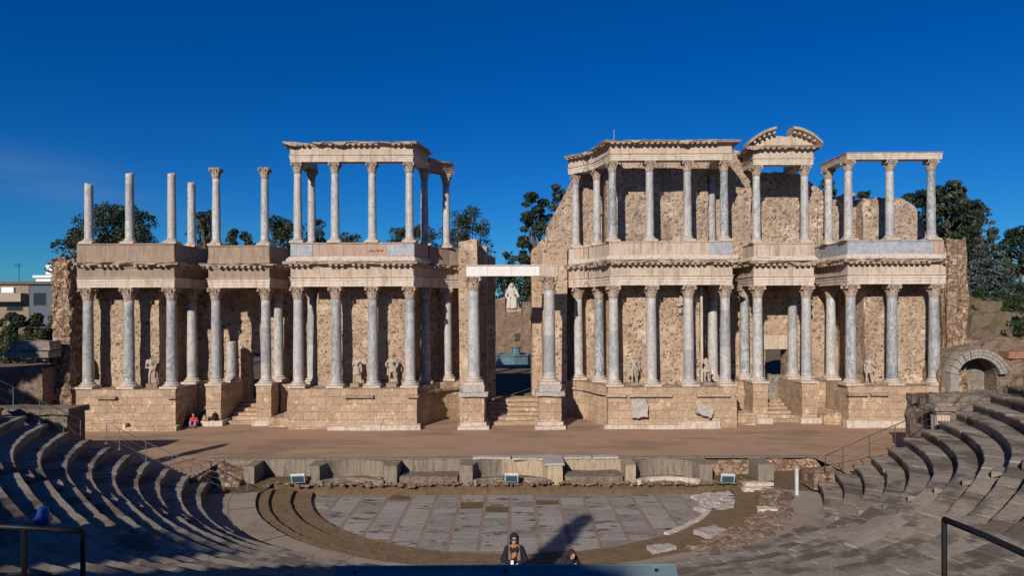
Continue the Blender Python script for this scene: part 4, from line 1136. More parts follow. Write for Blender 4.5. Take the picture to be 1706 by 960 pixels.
mass('low grey masonry in front of the ruined arch', [(28.6,36,40.2,42.6,1.1,3.85),(31.5,40,38.5,40.1,1.1,4.3)], ASHD, 'ruined_masonry', .35, .15)
mass('sloping rubble bank behind the ruined arch', [(acx+1.9,acx+9,Ya+.6,Ya+7,1.2,acz+1.2),(acx-1.5,acx+8,Ya+5.2,Ya+9,1.2,acz+2.3)], RUBDK, 'rubble_bank', .5, .35)
m = MB(); m.rbox(acx+2.6,acx+9,Ya+1,Ya+2,acz+1.3,acz+1.75,.4,.05); tag(m.build('brick_wall', flat('red_brick', (.30,.15,.09), .9)), 'low red brick wall top beyond the ruined arch', 'wall')
for px0, px1, ytop, Yq_, lab in ((1606,1668,503,58,'stepped brown stone terrace on the garden slope, nearest the end pier'),(1640,1720,522,54,'long low brown stone terrace below the glossy dark bush'),(1612,1655,520,51,'rounded dark earth mound just above the ruined arch'),(1600,1650,476,70,'low stone edging under the blue spruce')):
    m = MB(); zz = GZ(px0,ytop,Yq_); m.rbox(GX(px0,Yq_), GX(px1,Yq_), Yq_, Yq_+3.5, zz-3.2, zz, .5, .35, .9, (lambda x, y, a=GX(px0,Yq_), b=GX(px1,Yq_), zz=zz: zz-1.6*abs(2*(x-a)/(b-a)-1)**2.5) if 'mound' in lab else None)
    tag(m.build('stone_terrace', DIRT), lab, 'terrace', 'garden terraces')
m = MB(); k = 14; x0_, x1_, y0_, y1_ = GX(1636,72), GX(1700,72), 68, 78
m.add([(x0_+(x1_-x0_)*i/k, y0_+(y1_-y0_)*j/k, zt(x0_+(x1_-x0_)*i/k, y0_+(y1_-y0_)*j/k)+.12) for j in range(k+1) for i in range(k+1)], [(j*(k+1)+i, j*(k+1)+i+1, (j+1)*(k+1)+i+1, (j+1)*(k+1)+i) for j in range(k) for i in range(k)])
tag(m.build('lawn', earth('lawn_green', (.06,.10,.03), (.04,.07,.02), (.09,.09,.04), .4)), 'small green lawn patch on the garden slope', 'lawn', None, 'structure')
# ruins in the shade beside the end pier
t = thing('shaded_ruin', 'dark ruined side building with pale ledges, beside the ragged end pier', 'ruin', (-32,44,1))
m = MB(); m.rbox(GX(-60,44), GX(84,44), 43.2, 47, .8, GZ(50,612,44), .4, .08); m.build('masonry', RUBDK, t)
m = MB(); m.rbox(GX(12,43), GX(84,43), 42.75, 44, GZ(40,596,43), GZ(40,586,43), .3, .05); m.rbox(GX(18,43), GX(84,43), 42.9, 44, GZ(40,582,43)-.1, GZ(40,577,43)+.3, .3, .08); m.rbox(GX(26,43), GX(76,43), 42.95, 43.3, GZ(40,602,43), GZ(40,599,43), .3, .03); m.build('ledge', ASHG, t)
# ------------------------------------------------------------------ rails
def rail(label, tops, heights, mat, r=.028, wires=2, diag=True, pr=.022, name='hand_rail', skipposts=()):
    c = tops[len(tops)//2]
    t = thing(name, label, 'railing', (c[0],c[1],c[2]-heights[0]))
    m = MB(); m.tube(tops, r, 8); m.build('top_rail', mat, t, smooth=True)
    tops = [Vector(p) for p in tops]; bots = [p-Vector((0,0,h)) for p, h in zip(tops, heights)]
    for i, (p, b) in enumerate(zip(tops, bots)):
        if i in skipposts: continue
        m = MB(); m.tube([b, p], pr, 6); m.box(b.x-.06,b.x+.06,b.y-.06,b.y+.06,b.z-.01,b.z+.015); m.build('post', mat, t)
    m = MB()
    for i in range(len(tops)-1):
        h0, h1 = heights[i], heights[i+1]
        for f in ([.35,.7] if wires == 2 else [.45]):
            m.tube([tops[i]-Vector((0,0,h0*f)), tops[i+1]-Vector((0,0,h1*f))], r*.35, 5)
        if diag: m.tube([tops[i]-Vector((0,0,h0*.35)), bots[i+1]+Vector((0,0,.05))], r*.35, 5)
    m.build('wire', mat, t)
    return t
def railpx(pts): return [G(x,y,Y) for x,y,Y in pts]
rail('grey rail running down past the flat topped masonry by the shaded benches', railpx([(-30,620,26.0),(22,645,27.4),(66,668,28.4),(106,686,29.2),(134,700,29.7)]), [.95]*5, METAL, .02, pr=.015)
rail('grey rail descending beside the sand to the foot of the shaded benches', railpx([(177,705,29.8),(199,715,30.0),(243,737,30.6),(287,757,31.0),(330,776,31.5),(372,792,32.1),(412,808,32.6)]), [.9,.9,.9,.9,.9,.75,.5], METAL, .02, pr=.015)
rail('thin brown rail climbing beside the sunlit benches from the sand', railpx([(1375,760,31.8),(1404,747,31.6),(1448,727,31.5),(1491,709,31.4),(1536,691,31.4),(1556,683,31.4)]), [1.0,1.0,1.0,1.0,1.0,.95], BRNMETAL, .024)
rail('thin brown rail higher up among the rubble mass by the arch', railpx([(1600,684,31.2),(1622,672,31.2),(1662,650,31.1),(1706,626,31.0),(1740,606,31.0)]), [1.0]*5, BRNMETAL, .024)
rail('dark rail in deep shade, nearest the blue backpack', [G(-120,873,6.0),G(-40,876,6.0),G(40,880,6.05),G(138,886,6.1)], [1.15,1.15,1.15,1.2], DKMETAL, .024, pr=.022, skipposts=(1,))
rail('dark handrail with a corner post and thin braces, nearest the viewer on the sunlit side', [G(1573,866,5.2),G(1640,893,4.85),G(1710,925,4.45),G(1800,970,4.0)], [1.4,1.35,1.3,1.3], DKMETAL, .025, pr=.019, skipposts=(1,2))
# pale blue board
t = thing('display_board', 'pale blue sloping board standing low in front of the viewer', 'board', (0,5,5.9))
c0, c1 = Vector(G(560,947,5.0)), Vector(G(1125,943,5.0))
def bluemat():
    n = NT('sky_blue_enamel', .45, .25)
    c = n.mix(n.noise(3,5), (.10,.155,.175), (.15,.20,.21))
    c = n.mix(n.ramp(n.noise(14,5,.7), [(.55,0),(.7,.5)]), c, (.28,.27,.20))
    return n.done(c)
BLUEB = bluemat()
m = MB(); m.add([tuple(c0),tuple(c1),tuple(c1+Vector((0,-.34,-.16))),tuple(c0+Vector((0,-.34,-.16))),tuple(c0-Vector((0,0,.03))),tuple(c1-Vector((0,0,.03))),tuple(c1+Vector((0,-.34,-.19))),tuple(c0+Vector((0,-.34,-.19)))],
              [(0,1,2,3),(4,7,6,5),(0,4,5,1),(1,5,6,2),(2,6,7,3),(3,7,4,0)]); m.build('panel', BLUEB, t)
m = MB(); m.tube([tuple(c0+Vector((0,.0,.004))), tuple(c1+Vector((0,.0,.004)))], .010, 6); m.build('rim', BLUEB, t)
for f_ in (.06,.5,.94):
    q_ = c0.lerp(c1, f_)+Vector((0,-.05,-.02)); m = MB(); m.lathe([(.014,0),(.014,.012),(.006,.016)], 10, tuple(q_)); m.build('bolt', DKMETAL, t)
for x in (-1.0,1.0):
    m = MB(); m.tube([(x,4.82,5.7),(x,4.82,7.08)], .03, 8); m.build('support', DKMETAL, t)
# flood lights
GLASSB = NT('lamp_glass', .06, .8).done((.10,.22,.32))
GLASSB.node_tree.nodes['Principled BSDF'].inputs['Metallic'].default_value = .55
for px, py, rz, w in ((497,799,.1,'nearest the shaded benches'),(852,798,0,'before the middle niche'),(1212,799,-.15,'nearest the white post')):
    gx_, gy_, gz_ = G(px,py,33.55)
    t = thing('flood_light', f'small white floodlight with blue reflecting glass on the ledge, {w}', 'floodlight', (gx_,gy_,gz_-.05), 'floodlights on the ledge', rz=rz)
    M = Matrix.Rotation(.55,4,'X')
    m = MB(); m.mbox(M @ Matrix.Translation((0,0,.12)), .66, .12, .50)
    m.build('housing', flat('lamp_housing', (.55,.56,.56), .5), t, org=(0,0,0))
    m = MB(); m.mbox(M @ Matrix.Translation((0,-.066,.12)), .55, .016, .40); m.build('glass', GLASSB, t, org=(0,0,0))
    m = MB(); m.tube([(-.36,.0,-.1),(-.37,.05,.12)], .015, 6); m.tube([(.36,.0,-.1),(.37,.05,.12)], .015, 6); m.tube([(-.36,0,-.1),(.36,0,-.1)], .015, 6); m.build('bracket', DKMETAL, t, org=(0,0,0))
# white post
gx_, gy_, gz_ = G(1327,823,31.3)
t = thing('white_post', 'square white painted post standing on the walkway edge', 'post', (gx_,gy_,gz_))
m = MB(); m.rbox(gx_-.062, gx_+.062, gy_-.062, gy_+.062, gz_-.3, gz_+1.16, .3, .004); m.build('post_shaft', flat('white_paint', (.50,.51,.50), .6, var=.25), t)
m = MB(); m.box(gx_-.075, gx_+.075, gy_-.075, gy_+.075, gz_+1.163, gz_+1.2); m.build('post_cap', flat('grey_paint', (.35,.36,.37), .6), t)
# ------------------------------------------------------------------ figures: capsules fused into one continuous surface
def fuse(name, caps, balls, mat, parent, voxel=.03, org=(0,0,0), smooth=2, M=None, wob=0.0, extra=None):
    mb = MB()
    for p0, r0, p1, r1 in caps:
        p0, p1 = Vector(p0), Vector(p1)
        mb.tube([p0.lerp(p1, t) for t in (0,.25,.5,.75,1)], [r0+(r1-r0)*t for t in (0,.25,.5,.75,1)], 10)
        mb.ball(p0, r0, 10, 7); mb.ball(p1, r1, 10, 7)
    for b in balls: mb.ball(b[0], b[1], 12, 8, b[2] if len(b) > 2 else None)
    if extra: extra(mb)
    if M: mb.v = [tuple(M @ Vector(v)) for v in mb.v]
    me = mb.mesh('tmp', mat, False)
    o = bpy.data.objects.new('tmp', me); col.objects.link(o)
    md = o.modifiers.new('r', 'REMESH'); md.mode = 'VOXEL'; md.voxel_size = voxel
    sm = o.modifiers.new('s', 'SMOOTH'); sm.factor = .5; sm.iterations = smooth
    dg = bpy.context.evaluated_depsgraph_get()
    nm = bpy.data.meshes.new_from_object(o.evaluated_get(dg))
    bpy.data.objects.remove(o, do_unlink=True)
    nm.materials.clear(); nm.materials.append(mat)
    nm.polygons.foreach_set('use_smooth', [True]*len(nm.polygons))
    if wob:
        for v in nm.vertices: v.co += noise.noise_vector(v.co*7)*wob
    r = bpy.data.objects.new(name, nm); col.objects.link(r)
    if parent: r.parent = parent
    return r
def skirt(mb, z0, z1, r0, r1, folds=11, n=44, cx=0, cy=0, seed=0, depth=.12):
    k = 8; b = len(mb.v)
    for j in range(k+1):
        t = j/k; z = z0+(z1-z0)*t
        for i in range(n):
            a = 2*PI*i/n
            r = (r0+(r1-r0)*t)*(1+depth*(1-.55*t)*math.sin(folds*a+1.3*math.sin(2*a+seed)+t*1.2))
            mb.v.append((cx+r*math.cos(a), cy+r*.8*math.sin(a), z))
    for j in range(k):
        for i in range(n):
            q = (i+1) % n
            mb.f.append((b+j*n+i, b+j*n+q, b+(j+1)*n+q, b+(j+1)*n+i)); mb.m.append(0); mb.t.append(.5)
    mb.f.append(tuple(b+i for i in range(n))[::-1]); mb.f.append(tuple(b+k*n+i for i in range(n)))
    mb.m += [0,0]; mb.t += [.5,.5]
STAT = streaked('statue_marble', (.47,.40,.33), (.38,.31,.25), (.20,.14,.10), .6, 4, False)
STATW = streaked('white_statue_marble', (.60,.55,.49), (.48,.43,.37), (.22,.17,.13), .6, 2, False)
def head_parts(c, r, face=-1):
    """skull, jaw, nose, ears, brow for a head centred at c, looking towards -y"""
    x, y, z = c
    return [((x,y,z+.1*r),(r*.78,r*.95,r)), ((x,y-.25*r,z-.55*r),(r*.55,r*.6,r*.5)), ((x,y-.98*r,z-.12*r),(r*.13,r*.2,r*.26)),
            ((x-.8*r,y,z-.05*r),(r*.1,r*.2,r*.28)), ((x+.8*r,y,z-.05*r),(r*.1,r*.2,r*.28)), ((x,y-.82*r,z+.22*r),(r*.5,r*.18,r*.1)), ((x,y-.86*r,z-.52*r),(r*.22,r*.12,r*.07))]
def hand(c, d, r=.02, side=1):
    """palm, four fingers of unequal length and a thumb, curled; d = direction of the fingers"""
    c, d = Vector(c), Vector(d).normalized()
    s = d.cross(Vector((0,0,1)));  s = s.normalized() if s.length > .1 else Vector((1,0,0))
    u = s.cross(d).normalized(); caps = [(c, .036, c+d*.06, .036)]
    for i, L in enumerate((.062,.074,.07,.052)):
        o = c+d*.075+s*((i-1.5)*.021)
        caps += [(o, .0095, o+d*L*.55-u*.006, .009), (o+d*L*.55-u*.006, .009, o+d*L*.8-u*.035, .008)]
    caps += [(c+s*side*.03, .012, c+s*side*.058+d*.04-u*.01, .010), (c+s*side*.058+d*.04-u*.01, .010, c+s*side*.05+d*.075-u*.02, .008)]
    return caps
def statue(label, px, py, Y, ped, pose, mat=STAT, sc=1.0, rz=0):
    g = G(px, py, Y)
    t = thing('marble_statue', label, 'statue', (g[0],g[1],ZL-.03), 'statues between the columns', rz=rz)
    m = MB(); m.rbox(-.34,.34,-.30,.30,0,ped,.15,.02,3); m.build('plinth', BROWN, t, org=(0,0,0))
    z = ped
    caps, balls = [], []
    hipx = pose.get('hip', .04)
    hl, hr = (-.10+hipx,0,z+1.0), (.10+hipx,0,z+1.0)
    kl, kr = (-.13,-.10,z+.55), (.15,.02,z+.53)
    al, ar = (-.15,-.03,z+.09), (.2,.10,z+.09)
    caps += [(hl,.115,kl,.075),(kl,.078,al,.05),(hr,.115,kr,.075),(kr,.078,ar,.05),(al,.05,(al[0],al[1]-.17,z+.045),.04),(ar,.05,(ar[0]+.03,ar[1]-.16,z+.045),.04)]
    ch = (pose.get('lean',0), .0, z+1.42)
    caps += [((hipx,0,z+1.02),.165,(hipx*.5,0,z+1.2),.145),((hipx*.5,0,z+1.2),.145,ch,.185)]
    shl, shr = (ch[0]-.22,0,z+1.56), (ch[0]+.22,0,z+1.53)
    balls += [((ch[0],0,z+1.47),(.26,.16,.17))]
    caps += [(shl,.085,shr,.085)]
    for side, sh in (('l',shl),('r',shr)):
        a = pose.get('arm_'+side)
        if a is None: continue
        pts = [sh]+[Vector(sh)+Vector(q) for q in a]
        rr = (.075,.058,.045,.04)
        for i in range(len(pts)-1): caps.append((pts[i],rr[i],pts[i+1],rr[i+1]))
    caps.append(((ch[0],0,z+1.58),.075,(ch[0],-.01,z+1.68),.065))
    if pose.get('head'): balls += head_parts((ch[0],-.03,z+1.80), .125)
    # tree stump support behind a leg
    caps.append(((.27,.12,z+.02),.10,(.24,.10,z+.62),.07))
    def extra(mb):
        if pose.get('skirt'): 
            z0, z1, r0, r1 = pose['skirt']; skirt(mb, z+z0, z+z1, r0, r1, 13, cx=hipx*.6, seed=px)
        if pose.get('cloak'):
            for i in range(9):
                x = ch[0]-.26+.065*i
                mb.tube([(x*1.0,.12+.04*math.sin(i*2.1),z+1.56),(x*1.1,.18+.05*math.sin(i*1.7),z+1.0),(x*1.25,.15+.05*math.sin(i*2.9),z+pose['cloak'])], [.06,.075,.06], 7)
        if pose.get('sash'):
            for i in range(4):
                mb.tube([(ch[0]-.24+.02*i,-.12,z+1.58-.06*i),(ch[0]+.02,-.2,z+1.3-.07*i),(.24,-.12,z+1.05-.08*i),(.34,.0,z+.55-.02*i)], [.05,.06,.06,.045], 7)
    o = fuse('figure', caps, balls, mat, t, .022, smooth=0, extra=extra, wob=.006)
    for ob in (t,): ob.scale = (sc,sc,sc)
    return t
statue('headless weathered nude statue with one bent leg, by the porch near the white house', 253, 640, 45.35, .28, dict(hip=.06, lean=-.05, arm_l=[(-.05,0,-.3)], arm_r=[(.08,-.02,-.3),(.02,-.16,-.5)], cloak=1.1), sc=.98, rz=.4)
statue('headless armoured statue with a short pleated skirt, marble panelled porch, beside a column', 594, 641, 45.35, .25, dict(hip=.02, skirt=(.62,1.12,.27,.19), arm_l=[(-.06,0,-.3)], cloak=.75), sc=.94, rz=-.3)
statue('headless cloaked statue with both arms akimbo, marble panelled porch', 653, 641, 45.35, .25, dict(hip=.03, arm_l=[(-.20,.02,-.26),(-.10,-.12,-.46)], arm_r=[(.20,.02,-.26),(.12,-.1,-.46)], cloak=.5, sash=1, skirt=(.75,1.1,.24,.19)), sc=.98)
statue('draped male statue with its head intact, before the sunlit rubble wall', 1056, 636, 45.35, .22, dict(hip=-.05, head=1, arm_l=[(-.12,-.02,-.28),(-.05,-.18,-.42)], arm_r=[(.14,0,-.3),(.2,-.08,-.55)], cloak=.45, sash=1), sc=.93, rz=.15)
statue('headless cuirassed statue with a waist sash, between two columns of the sunlit porch', 1177, 635, 45.4, .22, dict(hip=.05, lean=-.04, skirt=(.72,1.12,.27,.2), arm_l=[(-.08,-.02,-.3)], sash=1), sc=.93, rz=.1)
statue('headless draped torso statue on thin legs, alone in the niche near the end pier', 1447, 634, 45.4, .12, dict(hip=.0, lean=.06, skirt=(.7,1.2,.25,.2), cloak=.8, arm_r=[(.06,-.05,-.3)]), sc=.92, rz=-.4)
# weathered little carved relief on the sunlit wall
m = MB(); g = G(1133,505,45.9)
for i in range(9): m.ball((g[0]+random.uniform(-.12,.12), 45.85, g[2]+random.uniform(-.6,.5)), (random.uniform(.08,.2),.14,random.uniform(.1,.25)), 7, 5)
m.weather(.05,5); tag(m.build('carved_relief', STAT, smooth=True), 'eroded pale carved relief fragment projecting high on the sunlit rubble wall', 'relief')
# seated goddess beyond the gateway
Yg = 95.0
gx_, gy_, gz_ = G(853,520,Yg)
t = thing('seated_statue', 'large white seated goddess statue high beyond the gateway', 'statue', (gx_,gy_,gz_))
m = MB(); m.rbox(-1.25,1.25,-.9,1.1,-1.0,.5,.4,.05); m.build('throne_base', ASH, t, org=(0,0,0))
caps = [((-.42,-.9,.7),.33,(-.36,-.7,1.75),.36),((.42,-.95,.7),.33,(.36,-.7,1.75),.36),((-.36,-.7,1.75),.36,(-.25,.25,1.85),.42),((.36,-.7,1.75),.36,(.25,.25,1.85),.42),
        ((0,.25,1.8),.55,(0,.2,2.9),.48),((-.5,.15,3.0),.24,(.5,.15,3.0),.24),((-.55,.12,3.0),.2,(-.85,-.1,2.3),.17),((-.85,-.1,2.3),.17,(-.7,-.6,1.95),.13),((.55,.12,3.0),.2,(.85,-.1,2.3),.17),((.85,-.1,2.3),.17,(.95,-.5,2.1),.13),((0,.15,3.1),.17,(0,.1,3.5),.15)]
def ex(mb):
    skirt(mb, .45, 1.7, 1.05, .8, 15, 60, 0, -.3, 1, .1)
    for i in range(10): mb.tube([(-.5+.11*i,.45,3.3),(-.62+.14*i,.5,2.2),(-.8+.18*i,.5,.6)], [.12,.15,.15], 7)
    mb.tube([(0,.25,3.95),(-.3,.3,3.6),(-.5,.3,3.1)], [.22,.18,.15], 8); mb.tube([(0,.25,3.95),(.3,.3,3.6),(.5,.3,3.1)], [.22,.18,.15], 8)
fuse('figure', caps, head_parts((0,.05,3.72), .31), STATW, t, .075, smooth=1, extra=ex, wob=.02)
# garden ruin wall and fountain
wall('brown ruined wall with a dark opening, far beyond the gateway below the seated statue', [(-9,gx_-.9,Yg-1.2,Yg+1.5,2.0,0,prof([(-9,9.6),(-3,10.2),(gx_-1,10.6)],.3)),(gx_-.899,gx_-.05,Yg-1.3,Yg+1.5,2.0,8.6),(gx_+1.4,9,Yg-1.2,Yg+1.5,2.0,0,prof([(1,10.0),(5,9.8),(9,9.5)],.3)),(gx_-.049,gx_+1.399,Yg-1.3,Yg+1.5,5.6,8.6),(gx_-.049,gx_+1.399,Yg-1.3,Yg+1.5,2.0,4.55),(gx_-.049,gx_+.3,Yg-1.3,Yg+1.5,4.551,5.599),(gx_+1.15,gx_+1.399,Yg-1.3,Yg+1.5,4.551,5.599)], RUBDK, 'ruined_wall', .5, .12)
Yq = 80; g = G(857,606,Yq)
t = thing('garden_fountain', 'blue grey tiled fountain basin with a raised centre, beyond the gateway', 'fountain', (g[0],Yq,zt(g[0],Yq)))
TILE = flat('blue_tile', (.10,.165,.19), .35, 0, .5, .35, 4)
m = MB(); m.lathe([(2.15,2.3),(2.15,3.6),(2.3,3.62),(2.3,3.78),(1.9,3.78),(1.9,3.4),(.0,3.4)], 8, (g[0],Yq,0)); m.build('basin', TILE, t)
m = MB(); m.lathe([(.5,3.4),(.5,4.5),(.62,4.52),(.62,4.66),(0,4.66)], 8, (g[0]+.2,Yq,0)); m.build('centre_pillar', TILE, t)
m = MB(); m.box(-6, 8, Yq-3.6, Yq-2.9, 2.4, 2.74); tag(m.build('stone_kerb', WHITE), 'pale kerb line crossing the garden in front of the fountain', 'kerb')
# ------------------------------------------------------------------ vegetation
def foliage(mb, blobs, n, size, rr, up=.3, spike=False):
    wts = [b[1]*b[1] for b in blobs]; tot = sum(wts)
    for (c, r, sq), w in zip(blobs, wts):
        k = max(6, int(1.5*n*w/tot)); ct = rr.uniform(.15,.75)
        for i in range(k):
            d = Vector((rr.gauss(0,1), rr.gauss(0,1), rr.gauss(0,1)+up)).normalized()
            q = r*(.35+.65*rr.random()**.45)
            p = Vector(c)+Vector((d.x*q, d.y*q, d.z*q*sq))
            nrm = (d*.8+Vector((rr.gauss(0,.6), rr.gauss(0,.6), rr.gauss(0,.6)))).normalized()
            a = nrm.cross(Vector((rr.gauss(0,1),rr.gauss(0,1),rr.gauss(0,1)))).normalized(); b = nrm.cross(a)
            s = size*rr.uniform(.5,1.3)
            mb.tone = max(0, min(1, ct+rr.gauss(0,.16)))
            if spike:
                mb.add([p-a*s*.22, p+a*s*.22, p+d*s*1.5+b*s*.2], [(0,1,2)])
            else:
                mb.add([p-a*s*.5, p-b*s*.28+nrm*s*.1, p+a*s*.55, p+b*s*.3-nrm*s*.08], [(0,1,2,3)])
def limb(mb, p0, p1, r0, r1, rr, bend=.12):
    p0, p1 = Vector(p0), Vector(p1); L = (p1-p0).length
    pts = [p0.lerp(p1, t)+Vector((rr.gauss(0,bend*.3),rr.gauss(0,bend*.3),0))*L*math.sin(PI*t) for t in (0,.25,.5,.75,1)]
    mb.tube(pts, [r0+(r1-r0)*t for t in (0,.25,.5,.75,1)], 7)
def tree(label, px, ytop, hw, Y, kind='oak', n=4200, leaf=.33, bottom=.35, seed=0, mat=None, name=None, zb=None, group='trees behind the stage building'):
    rr = random.Random(seed*7+int(px)); x = GX(px,Y); top = GZ(px,ytop,Y); w = hw*Y/FPX*(1.22 if kind in ('oak','pine') else 1.0)
    zb = zt(x,Y)-.2 if zb is None else zb
    H = top-zb; t = thing(name or {'oak':'evergreen_oak','pine':'stone_pine','spruce':'blue_spruce','bush':'garden_shrub','cypress':'cypress_tree'}[kind], label, 'shrub' if kind == 'bush' else 'tree', (x,Y,zb), group)
    blobs = []; tr = MB(); fo = MB(); zc0 = zb+bottom*H
    if kind in ('oak','bush'):
        k = 62 if kind == 'oak' else 26
        for i in range(k):
            u = rr.uniform(-1,1); v = rr.uniform(-1,1); tt = rr.random()
            env = math.sqrt(max(.10,1-tt**2.6)) if kind == 'oak' else math.sqrt(max(.1,1-tt*tt*.8))
            r = w*(rr.uniform(.13,.30) if kind == 'oak' else rr.uniform(.20,.38))
            z = zc0+(top-r*.7-zc0)*tt
            blobs.append(((x+u*env*max(.05,w-r), Y+v*env*max(.05,w-r)*.8, z), r, .8))
        blobs.append(((x+rr.uniform(-.3,.3)*w, Y, top-w*.28), w*.28, .9))
    elif kind == 'pine':
        for i in range(34):
            tt = i/33; env = (.55+.45*math.sin(PI*min(1,tt*1.15)))*(.6+.4*rr.random()); a = i*2.4+rr.random()
            r = w*rr.uniform(.18,.36)
            blobs.append(((x+math.cos(a)*env*(w-r), Y+math.sin(a)*env*(w-r), zc0+(top-zc0-r*.6)*tt), r, .62))
    elif kind in ('spruce','cypress'):
        L = 11
        for i in range(L):
            tt = i/(L-1); env = w*(1-tt)*(1 if kind == 'spruce' else .8+.6*tt)+.12*w
            m_ = max(1, int(7*(1-tt))+1) if kind == 'spruce' else 3
            for j in range(m_):
                a = 2*PI*j/m_+i*.7; r = max(.35, env*.42)
                blobs.append(((x+math.cos(a)*env*.68, Y+math.sin(a)*env*.68, zc0+(top-zc0-.2)*tt-(.25*env if kind == 'spruce' else 0)), r, .55 if kind == 'spruce' else 1.4))
    if kind != 'bush':
        tw = max(.12, H*.024)
        mid = Vector((x+rr.uniform(-.06,.06)*w, Y, zc0+.25*(top-zc0)))
        limb(tr, (x,Y,zb), mid, tw*1.3, tw*.75, rr)
        limb(tr, mid, (x,Y,top-.15*(top-zc0)), tw*.75, tw*.15, rr)
        for b in blobs[::2]:
            f = rr.uniform(.2,.9); s0 = Vector((x,Y,zb)).lerp(mid, .7+.3*f)
            limb(tr, s0, b[0], tw*.4, tw*.08, rr)
    else:
        for b in blobs[:5]: limb(tr, (x,Y,zb), b[0], .05, .02, rr)
    foliage(fo, blobs, n, leaf, rr, spike=False)
    tr.build('trunk', BARK, t, smooth=True)
    fo.build('crown', mat or {'oak':LEAF,'pine':PINEL,'spruce':SPRUCE,'bush':SHRUB,'cypress':LEAF}[kind], t, tone=True, recalc=False)
    return t
tree('broad dark oak rising behind the four headless shafts, widest crown', 200, 338, 72, 78, n=8500, leaf=.33, bottom=.5, seed=1)
tree('lower dark oak crown beside the outermost headless shaft', 133, 378, 32, 80, n=2200, bottom=.5, seed=2)
tree('slim dark tree crown between the shorter shaft and a capped column', 342, 348, 28, 84, n=2400, bottom=.5, seed=3)
tree('small round tree top between the two capped free standing columns, nearer the shafts', 385, 380, 22, 82, n=1800, bottom=.5, seed=4)
tree('tiny round tree top between the two capped free standing columns, farther from the shafts', 412, 384, 20, 82, n=1600, bottom=.5, seed=5)
tree('dense dark tree behind the capped column next to the sky framed entablature', 474, 358, 50, 82, n=4800, bottom=.5, seed=6)
tree('ragged dark tree showing between the paired corner columns', 524, 364, 30, 86, n=2200, bottom=.5, seed=7)
tree('low tree top framed by the upper colonnade, nearer its outer corner', 584, 386, 34, 88, n=2200, bottom=.5, seed=8)
tree('low tree top framed by the upper colonnade, nearer the gateway', 668, 378, 32, 88, n=2200, bottom=.5, seed=9)
tree('mid height dark tree behind the shaded upper column', 708, 372, 36, 86, n=2400, bottom=.5, seed=10)
tree('big spiky dark tree beside the brick gateway jamb and broken parapet', 778, 342, 44, 104, n=4200, bottom=.5, seed=11)
tree('tall slender pine standing alone in the sky gap above the gateway', 891, 322, 32, 76, 'pine', n=5200, leaf=.33, bottom=.42, seed=12)
tree('pine tip peeping over the sloping end of the tallest rubble wall', 930, 308, 20, 88, 'pine', n=2200, leaf=.33, bottom=.5, seed=13)
tree('small bushy tree just above the white gateway lintel', 850, 418, 20, 118, n=1200, leaf=.4, bottom=.2, seed=14)
tree('leafy tree behind the seated goddess, seen through the gateway', 838, 448, 34, 108, n=2200, leaf=.42, bottom=.2, seed=15)
tree('leafy tree behind the seated goddess, nearer the tallest wall', 880, 440, 30, 112, n=2200, leaf=.42, bottom=.2, seed=16)
tree('dark tree filling the gap beside the pediment porch wall', 1378, 296, 26, 76, n=1800, bottom=.4, seed=17)
tree('dark tree showing over the notch of the ragged free standing wall', 1440, 318, 20, 80, n=1200, bottom=.4, seed=18)
tree('tall stone pine beside the outermost upper column', 1578, 303, 42, 76, 'pine', n=3600, leaf=.46, bottom=.35, seed=19)
tree('spreading stone pine behind the ragged free standing wall', 1528, 318, 34, 80, 'pine', n=4200, leaf=.33, bottom=.35, seed=20)
tree('lower stone pine sloping towards the blue spruce', 1618, 335, 34, 82, 'pine', n=2400, leaf=.46, bottom=.3, seed=21)
tree('conical blue grey spruce on the garden slope', 1648, 352, 42, 68, 'spruce', n=6000, leaf=.30, bottom=.08, seed=22)
tree('round dark pine beyond the blue spruce, cut by the picture edge', 1700, 378, 34, 86, 'pine', n=2400, leaf=.38, bottom=.3, seed=23)
tree('dark oak filling behind the blue spruce', 1602, 385, 40, 95, n=1800, leaf=.42, bottom=.1, seed=24)
for i, (px, yt, hw, Y, lab) in enumerate(((1697,468,36,60,'largest glossy dark bush on the garden slope'),(1652,448,18,74,'dark clipped bush under the blue spruce'),(1622,455,16,72,'dark bush beside the ragged end pier'),(1676,440,20,80,'round bush in front of the white parked car'),(1632,480,10,66,'small round bush on the bare slope'),(1666,486,12,64,'small bush next to the largest glossy bush'),(1640,498,10,62,'low bush on the brown stone terrace'),(1620,508,8,58,'tiny bush beside the end pier on the bare slope'),(1672,512,14,56,'spreading bush on the lower stone terrace'),(1655,470,14,72,'bush at the foot of the spruce beside the lawn'),(1704,505,30,52,'low wide bush beside the picture edge, above the red brick course'))):
    tree(lab, px, yt, hw, Y, 'bush', n=1500, leaf=.2, bottom=.02, seed=40+i, group='bushes on the garden slope')
for i, (px, yt, hw, Y, lab) in enumerate(((8,519,40,67.5,'dark hedge bush in front of the brownish town house'),(58,521,36,67.2,'dark hedge bush in front of the blue grey town house'),(-8,551,30,60,'scrubby bush over the shaded ruin, outer one'),(70,553,22,56,'scrubby bush over the shaded ruin, touching the end pier'),(30,556,40,58,'scrubby bush above the shaded ruin'),(30,524,30,66.5,'dark hedge bush between the two town houses'),(88,526,16,66,'dark hedge bush touching the ragged end pier'),(16,540,34,62,'dark hedge bush in front of the boundary wall, nearer the picture edge'),(62,538,34,62,'dark hedge bush in front of the boundary wall, nearer the end pier'))):
    tree(lab, px, yt, hw, Y, 'bush', n=3200, leaf=.26, bottom=.02, seed=60+i, mat=LEAF, group='hedge bushes by the town houses')
